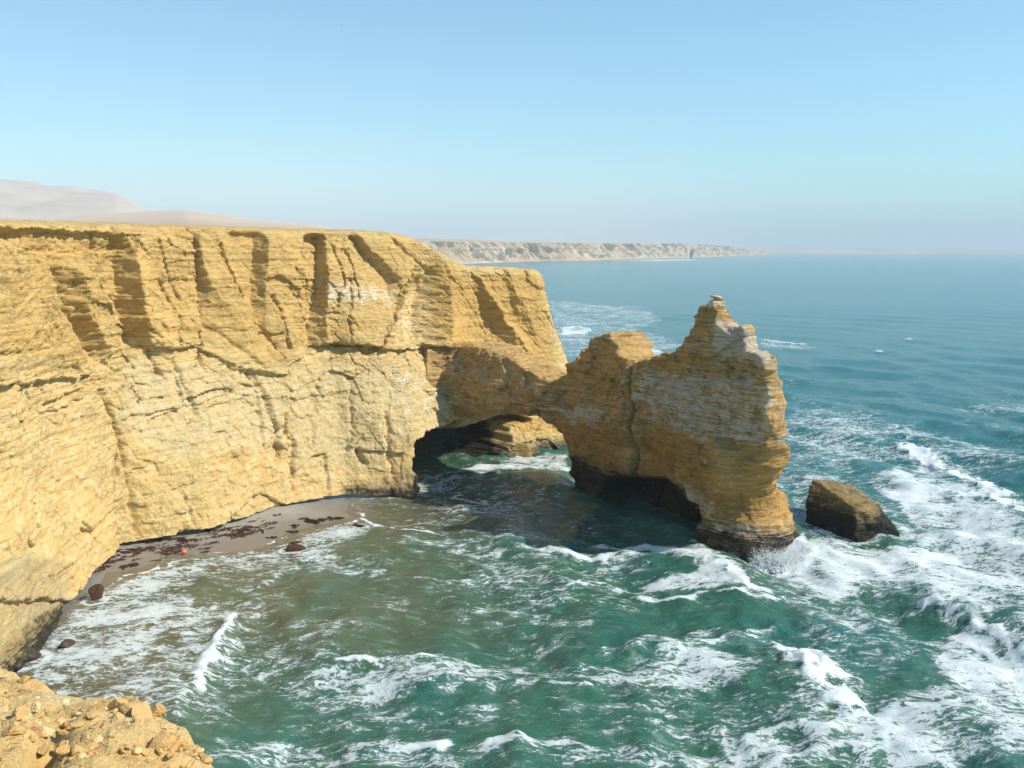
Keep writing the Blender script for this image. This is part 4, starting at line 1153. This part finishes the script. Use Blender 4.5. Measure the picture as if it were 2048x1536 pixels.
# ------------------------------------------------------------------ spray at the pier
def splash():
    r = np.random.default_rng(9)
    bv = np.array([(1, 0, 0), (-1, 0, 0), (0, 1, 0), (0, -1, 0), (0, 0, 1), (0, 0, -1)], float)
    bf = np.array([(0, 2, 4), (2, 1, 4), (1, 3, 4), (3, 0, 4), (2, 0, 5), (1, 2, 5), (3, 1, 5), (0, 3, 5)])
    V, F = [], []
    n = 0
    jets = [(r.uniform(1512, 1640), r.uniform(.9, 3.6), r.normal(.15, .35), r.uniform(.25, .8)) for _ in range(52)]   # foot, height, lean, spread
    for (u0, hh, lean, sp) in jets:
        for i in range(420):
            t = r.random() ** 1.9
            p = ground(u0, np.interp(u0, [1512, 1560, 1600, 1640], [1140, 1138, 1124, 1108]))
            q = np.array([p[0] + lean * t * hh + r.normal(0, sp * (.35 + .65 * t)), p[1] + r.normal(-.2, .45), .0 + t * hh * r.uniform(.6, 1.1)])
            sz = r.uniform(.03, .10) * (1.3 - t)
            V.append(bv * sz * np.array([1, 1, r.uniform(1, 1.8)]) + q); F.append(bf + n); n += len(bv)
    m = plain_material('sea_spray', (.80, .84, .84), (.86, .88, .88), 2, .6, 0)
    link('splash', mesh_np('splash', np.concatenate(V), np.concatenate(F), m), kind='stuff', label='white spray thrown up where a wave strikes the foot of the stack', category='spray')
splash()

# ------------------------------------------------------------------ foreground slope
SLOPE_MAT = rock_material('crumbly_slope', tint=(1.06, 1.0, .93), strata=.15, bump=.8, fine=2.0, use_paint=False)
EDGE = [(-200, 1265), (-60, 1315), (0, 1336), (60, 1362), (130, 1386), (215, 1408), (258, 1414), (278, 1420), (306, 1444), (352, 1472), (385, 1496), (420, 1514), (465, 1552), (575, 1640)]
def slope_z(x, y):
    # gently falling bench, hit by the edge pixels about 20 m out
    return 38.2 - .315 * y - .02 * x * 0 - .10 * (x + 8)
def slope_hit(u, v):
    d = ray(u, v)
    # solve CAM_H + t dz = slope_z(t dx, t dy)
    t = (38.2 - .8 - CAM_H) / (d[2] + .315 * d[1] + .10 * d[0])
    return d * t + np.array([0, 0, CAM_H])
def build_slope():
    E = np.array([slope_hit(*p) for p in EDGE])[:, :2]
    h = .065
    X = np.arange(-17, 2.5, h); Y = np.arange(-4, 22, h)
    x, y = np.meshgrid(X, Y, indexing='ij')
    big = np.vstack([E, [(3, -6)], [(-30, -6)], [(-30, E[0, 1])]])
    sd = sd_poly(x, y, big)
    z = slope_z(x, y)
    z = np.where(y < 3, np.minimum(z, 38.3), z)
    c1, e1 = cells2(x / .55 + .2 * vn2(x * 2, y * 2), y / .4, 31); c2, e2 = cells2(x / .2, y / .16, 32)
    rocky = sstep(-.35, .35, fbm2(x * .22 + 3, y * .22, 3) + .25)
    z += .20 * fbm2(x * .45, y * .45, 3) + (.25 + .75 * rocky) * (.055 * c1 + .030 * c2) + .04 * fbm2(x * 3.2, y * 3.2, 4)
    gl = .28 * np.exp(-((x + 5.0 + .35 * (y - 10.2)) / .16) ** 2) * sstep(12.0, 10.8, y)
    z -= gl
    z -= np.where(sd > -.6, .15 * np.maximum(sd + .6, 0) ** 2, 0) + 2.4 * np.maximum(sd, 0)
    keep = sd < 4.5
    F = grid_faces(*x.shape)[:, ::-1]
    F = F[keep.ravel()[F].all(1)]
    vv_, ff_, _ = sub_mesh(np.stack([x, y, z], -1).reshape(-1, 3), F, np.ones(len(F), bool), {})
    link('rocky_slope', mesh_np('rocky_slope', vv_, ff_, SLOPE_MAT), kind='structure', label='crumbly yellow slope in the near foreground')
    def zat(px, py):
        i = int(np.clip(round((px - X[0]) / h), 0, len(X) - 1)); j = int(np.clip(round((py - Y[0]) / h), 0, len(Y) - 1))
        return float(z[i, j])
    return zat
zat = build_slope()

def strew_stones():
    STONE = rock_material('loose_stone', tint=(.97, .84, .74), strata=.1, bump=.6, fine=2.0, use_paint=False)
    PALE = rock_material('pale_loose_stone', tint=(1.2, 1.2, 1.3), strata=.1, bump=.6, fine=2.0, use_paint=False)
    protos = [rock_mesh('stone', 300 + i, (1, .72, .5), STONE, 3, .10, 10, flat=True) for i in range(8)]
    pprot = [rock_mesh('stone', 330 + i, (1, .8, .5), PALE, 3, .10, 10, flat=True) for i in range(3)]
    def put(name, me, u, v, s, rz, **pr):
        p = slope_hit(u, v)
        o = link(name, me, **pr)
        o.location = (p[0], p[1], zat(p[0], p[1]) - .16 * s)
        o.rotation_euler = (random.uniform(-.25, .25), random.uniform(-.25, .25), rz); o.scale = (s, s, s)
        return o
    named = [(240, 1432, .62, 'reddish angular rock at the top edge of the foreground slope'), (268, 1470, .95, 'long reddish rock below the notch in the slope edge'), (200, 1440, .60, 'blocky rock left of the long reddish rock'),
             (285, 1478, 1.05, 'largest pale block in the middle of the foreground slope'), (312, 1462, .85, 'slanting block right of the largest pale block'), (245, 1458, .65, 'pointed slab lying left of the largest pale block'),
             (340, 1486, .75, 'rock at the right edge of the slope above the water'), (355, 1500, .7, 'lowest rock on the right edge of the slope'), (325, 1515, .9, 'dark reddish upright rock at the bottom of the slope'),
             (40, 1460, .75, 'reddish slab in the left part of the foreground slope'), (20, 1490, .8, 'slab at the lower left corner of the foreground slope'), (75, 1480, .6, 'small tilted slab right of the reddish slab'),
             (150, 1440, .45, 'rounded stone on the bare middle of the slope'), (95, 1415, .45, 'small upright stone near the upper edge of the slope'), (215, 1500, .55, 'stone low in the middle of the slope'),
             (150, 1490, .5, 'stone beside the narrow gully in the slope'), (272, 1424, .55, 'flat stone forming the notch of the slope edge')]
    for i, (u, v, s, lb) in enumerate(named):
        put('slope_rock', protos[i % 8], u, v, s * .38, i * 1.3, label=lb, category='rock', group='rocks on the foreground slope')
    rr = random.Random(3)
    for i in range(190):
        while True:
            u, v = rr.uniform(-10, 430), rr.uniform(1345, 1540)
            ev = np.interp(u, [p[0] for p in EDGE], [p[1] for p in EDGE])
            if v > ev + 6 and (rr.random() < .35 or u > 190 or v > 1440): break
        put('pebble', rr.choice(protos + pprot), u, v, .055 + .13 * rr.random() ** 2, rr.uniform(0, 6.28), label='small loose stone on the crumbly foreground slope', category='stone', group='loose stones on the slope')
    put('white_stone', pprot[0], 90, 1476, .20, 1.0, label='whitish stone beside the gully on the foreground slope', category='stone')
strew_stones()

# ------------------------------------------------------------------ far coast
def build_far():
    k = NT('far_cliff_rock')
    pos = k.n('NewGeometry').outputs['Position']
    a = k.noise(k.scale(pos, (.010, .010, .02)), 1.0, 7, .65); b = k.noise(k.scale(pos, (.05, .05, .008)), 1.0, 5, .6)
    c = k.mix(k.sm(a, .35, .65), (.44, .31, .18), (.62, .49, .32))
    c = k.mix(k.math('MULTIPLY', k.sm(b, .5, .7), .4), c, (.28, .21, .14))
    p = k.n('BsdfPrincipled', **{'Base Color': c, 'Roughness': .95, 'Specular IOR Level': .1})
    k.t.links.new(p.outputs[0], k.out.inputs[0])
    FAR = k.m
    k = NT('far_desert_sand')
    pos = k.n('NewGeometry').outputs['Position']
    a = k.noise(k.scale(pos, (.0011, .0022, .004)), 1.0, 7, .6)
    c = k.mix(k.sm(a, .35, .65), (.46, .33, .22), (.60, .46, .33))
    p = k.n('BsdfPrincipled', **{'Base Color': c, 'Roughness': .95, 'Specular IOR Level': .1})
    k.t.links.new(p.outputs[0], k.out.inputs[0])
    SAND = k.m
    # line of the far cliffs: (u, depth, pixel row of the rim)
    ctl = [(560, 2500, 478), (700, 2800, 481), (870, 3150, 482), (1000, 3500, 484), (1100, 3800, 486), (1200, 4300, 487), (1300, 5000, 487), (1380, 5800, 487), (1430, 6600, 489), (1470, 7400, 493), (1500, 8200, 497), (1540, 9600, 503.0)]
    C = np.array(ctl, float)
    NS, NTR = 1100, 46
    q = np.linspace(0, len(C) - 1, NS)
    uu = np.interp(q, np.arange(len(C)), C[:, 0]); yy = np.interp(q, np.arange(len(C)), C[:, 1]); vv = np.interp(q, np.arange(len(C)), C[:, 2])
    base = at_y(uu, np.full(NS, 510.0), yy); base[:, 2] = -1
    rim = at_y(uu, vv, yy); H = np.maximum(rim[:, 2], 4)
    x, y = base[:, 0], base[:, 1]
    s = np.concatenate([[0], np.cumsum(np.hypot(np.diff(x), np.diff(y)))])
    T = np.stack([np.gradient(x), np.gradient(y)], -1); T /= np.linalg.norm(T, axis=1, keepdims=True)
    N = np.stack([T[:, 1], -T[:, 0]], -1)
    t = np.linspace(0, 1, NTR)
    prof = np.interp(t, [0, .1, .55, 1], [0, .35, .72, 1]) * 45
    S, Tt = np.meshgrid(s, t, indexing='ij')
    gul = np.abs(fbm2(S * .014, Tt * .8, 4)) * 60 + 22 * fbm2(S * .05, Tt * 1.5, 3)
    bay = 26 * fbm2(S * .004, S * 0, 2) - 120 * np.exp(-((np.interp(S, s, uu) - 1112) / 14.0) ** 2)
    D = bay * 1.0 - gul * (.35 + .65 * Tt) + 3 * vn2(Tt * 9, S * .004)
    D *= np.minimum(1, H[:, None] / 60)
    V = np.zeros((NS, NTR, 3))
    V[..., 0] = x[:, None] - N[:, None, 0] * prof[None] + N[:, None, 0] * D
    V[..., 1] = y[:, None] - N[:, None, 1] * prof[None] + N[:, None, 1] * D
    V[..., 2] = -1 + (H[:, None] + 1) * Tt
    o = link('far_cliff', mesh_np('far_cliff', V.reshape(-1, 3), grid_faces(NS, NTR), FAR, False), kind='structure', label='long pale line of distant sea cliffs')
    # the desert behind the far cliffs
    rows = [0, 30, 80, 160, 300, 550, 900, 1500, 2400, 3600, 5200]
    W = np.zeros((NS, len(rows), 3))
    for j, d in enumerate(rows):
        r = V[:, -1, :].copy()
        bd = np.array([-.35, .94])
        r[:, 0] += bd[0] * d; r[:, 1] += bd[1] * d
        r[:, 2] += (np.interp(uu, [560, 870, 1100, 1400, 1540], [.040, .036, .028, .018, .012]) * d * np.exp(-d / 6000) + 2.5 * fbm2(s * .004, np.full(NS, d * .004), 3) * min(1, d / 200)) * np.minimum(1, H / 50)
        W[:, j] = r
    link('far_desert', mesh_np('far_desert', W.reshape(-1, 3), grid_faces(NS, len(rows)), SAND), kind='structure', label='pale desert plain above the distant cliffs')
    # dunes and the hazy hill on the left: a grid over azimuth and distance
    na, nr = 420, 120
    ua = np.linspace(-500, 1240, na); rr = np.linspace(420, 11000, nr)
    U, Rr = np.meshgrid(ua, rr, indexing='ij')
    az = (U - 1024) / (F_PX * CT)
    px, py = Rr * az, Rr
    dune_v = np.interp(ua, [-500, 0, 150, 300, 385, 500, 640, 760, 880, 1000, 1240], [446, 441, 437, 431, 428, 441, 452, 463, 473, 477, 482])
    hill_v = np.interp(ua, [-500, -100, 0, 60, 130, 190, 250, 275, 300, 330, 420, 520, 700, 1240], [356, 362, 366, 374, 381, 384, 388, 398, 415, 425, 436, 454, 478, 490])
    dz = (501 - dune_v)[:, None] / F_PX * 3200.0 + 40; hz = (501 - hill_v)[:, None] / F_PX * 8600.0 + 40
    z = 38 + 0 * U
    z = 30 + (dz - 30) * np.exp(-((Rr - 3200) / 1000.0) ** 2) * 1.0
    z2 = 30 + (hz - 30) * sstep(5000, 8600, Rr) * sstep(12500, 8900, Rr)
    z = np.maximum(z, z2) + (6 * fbm2(px * .002, py * .002, 4) + 36 * fbm2(px * .0022, py * .0012 + 30, 4) * sstep(5000, 8000, Rr) * np.clip((hz - 60) / 400, 0, 1))
    z = np.where(Rr < 700, 26 + 0 * z, z)
    z = z * sstep(900, 640, U) - 40 * sstep(640, 900, U)
    link('desert_hills', mesh_np('desert_hills', np.stack([px, py, z], -1).reshape(-1, 3), grid_faces(na, nr)[:, ::-1], SAND), kind='structure', label='hazy dunes and flat-topped hill behind the cliff')
    # very far low coast along the horizon
    ul = np.linspace(1380, 2300, 240); yl = 12300.0
    vt = np.interp(ul, [1380, 1500, 1600, 1750, 1900, 1960, 2010, 2048, 2300], [488, 490, 492, 496, 499, 503, 502, 501, 501])
    rows = []
    for d, f in [(-300, 0), (0, .75), (500, 1.0), (1500, .9)]:
        p = at_y(ul, np.full(240, 505.0), np.full(240, yl)); p[:, 1] += d; p[:, 2] = -3 + f * np.maximum((501 - vt) / F_PX * yl + 42 + 8 * fbm2(ul * .03, ul * 0, 3), 2)
        rows.append(p)
    link('far_coast', mesh_np('far_coast', np.stack(rows, 1).reshape(-1, 3), grid_faces(240, 4), SAND), kind='structure', label='faint low coast along the horizon')
    # needle rock off the far point
    p = at_y(1385, 514, 5650.0)
    me = rock_mesh('far_sea_stack', 55, (34, 30, 58), plain_material('far_dark_rock', (.13, .11, .09), (.20, .17, .13), .05), 4, .5, 12)
    co = np.empty(len(me.vertices) * 3, np.float32); me.vertices.foreach_get('co', co); co = co.reshape(-1, 3)
    tap = np.clip(1.25 - co[:, 2] / 58 * 1.05, .12, 1.3); co[:, 0] *= tap; co[:, 1] *= tap
    me.vertices.foreach_set('co', co.ravel())
    o = link('far_sea_stack', me, label='tiny dark pointed sea stack off the distant cliffs', category='sea stack')
    o.location = (p[0], p[1], -4)
build_far()

# ------------------------------------------------------------------ bird
def bird():
    p = at_y(683, 51, 390.0)
    bl = plain_material('dark_plumage', (.02, .02, .02), (.05, .045, .04), 5, .7, 0)
    root = empty('flying_bird', p, label='lone dark seabird gliding high in the left of the sky', category='bird')
    n = 10
    V, F = [], []
    for i in range(n + 1):                       # spindle body with beak and tail
        t = i / n; yy = -.38 + .76 * t
        r = .075 * math.sin(math.pi * min(max(t * .92 + .04, 0), 1)) ** .7 * (1 if t < .75 else (1 - (t - .75) * 1.6))
        for k_ in range(8):
            a = k_ / 8 * 2 * math.pi
            V.append((r * math.cos(a), yy, r * .85 * math.sin(a)))
    for i in range(n):
        for k_ in range(8):
            F.append((i * 8 + k_, i * 8 + (k_ + 1) % 8, (i + 1) * 8 + (k_ + 1) % 8, (i + 1) * 8 + k_))
    link('body', mesh_np('bird_body', np.array(V), np.array(F), bl), root)
    for sgn in (-1, 1):
        V, F = [], []
        st = [(0.03, .12, -.16, .03), (.25, .14, -.12, .14), (.5, .10, -.09, .20), (.75, .02, -.10, .22), (.92, -.10, -.13, .25)]
        for (xx, f, b, zz) in st:
            V += [(sgn * xx, f, zz + .012), (sgn * xx, (f + b) / 2, zz + .03), (sgn * xx, b, zz), (sgn * xx, (f + b) / 2, zz - .006)]
        for i in range(len(st) - 1):
            for k_ in range(4):
                F.append((i * 4 + k_, i * 4 + (k_ + 1) % 4, i * 4 + 4 + (k_ + 1) % 4, i * 4 + 4 + k_))
        link('wing', mesh_np('bird_wing', np.array(V), np.array(F), bl), root)
    V = np.array([(-.05, -.34, 0), (.05, -.34, 0), (.09, -.56, 0), (-.09, -.56, 0), (-.05, -.34, .02), (.05, -.34, .02), (.09, -.56, .012), (-.09, -.56, .012)])
    F = np.array([(3, 2, 1, 0), (4, 5, 6, 7), (0, 1, 5, 4), (1, 2, 6, 5), (2, 3, 7, 6), (3, 0, 4, 7)])
    link('tail', mesh_np('bird_tail', V, F, bl), root)
    root.rotation_euler = (.1, .25, .5)
bird()

# ------------------------------------------------------------------ sea haze
def haze():
    V = np.array([(sx, sy, sz) for sx in (-22000, 22000) for sy in (-900, 27500) for sz in (-60, 760)], float)
    F = np.array([(0, 1, 3, 2), (4, 6, 7, 5), (0, 4, 5, 1), (2, 3, 7, 6), (0, 2, 6, 4), (1, 5, 7, 3)])
    m = bpy.data.materials.new('sea_haze'); m.use_nodes = True
    t = m.node_tree; t.nodes.clear()
    o = t.nodes.new('ShaderNodeOutputMaterial'); p = t.nodes.new('ShaderNodeVolumePrincipled')
    p.inputs['Color'].default_value = (.74, .82, .90, 1)
    p.inputs['Density'].default_value = 1.1e-4
    p.inputs['Anisotropy'].default_value = .0
    t.links.new(p.outputs[0], o.inputs['Volume'])
    me = mesh_np('haze', V, F, m, False)
    link('haze', me, kind='stuff', label='pale sea haze over the far coast', category='haze')
haze()
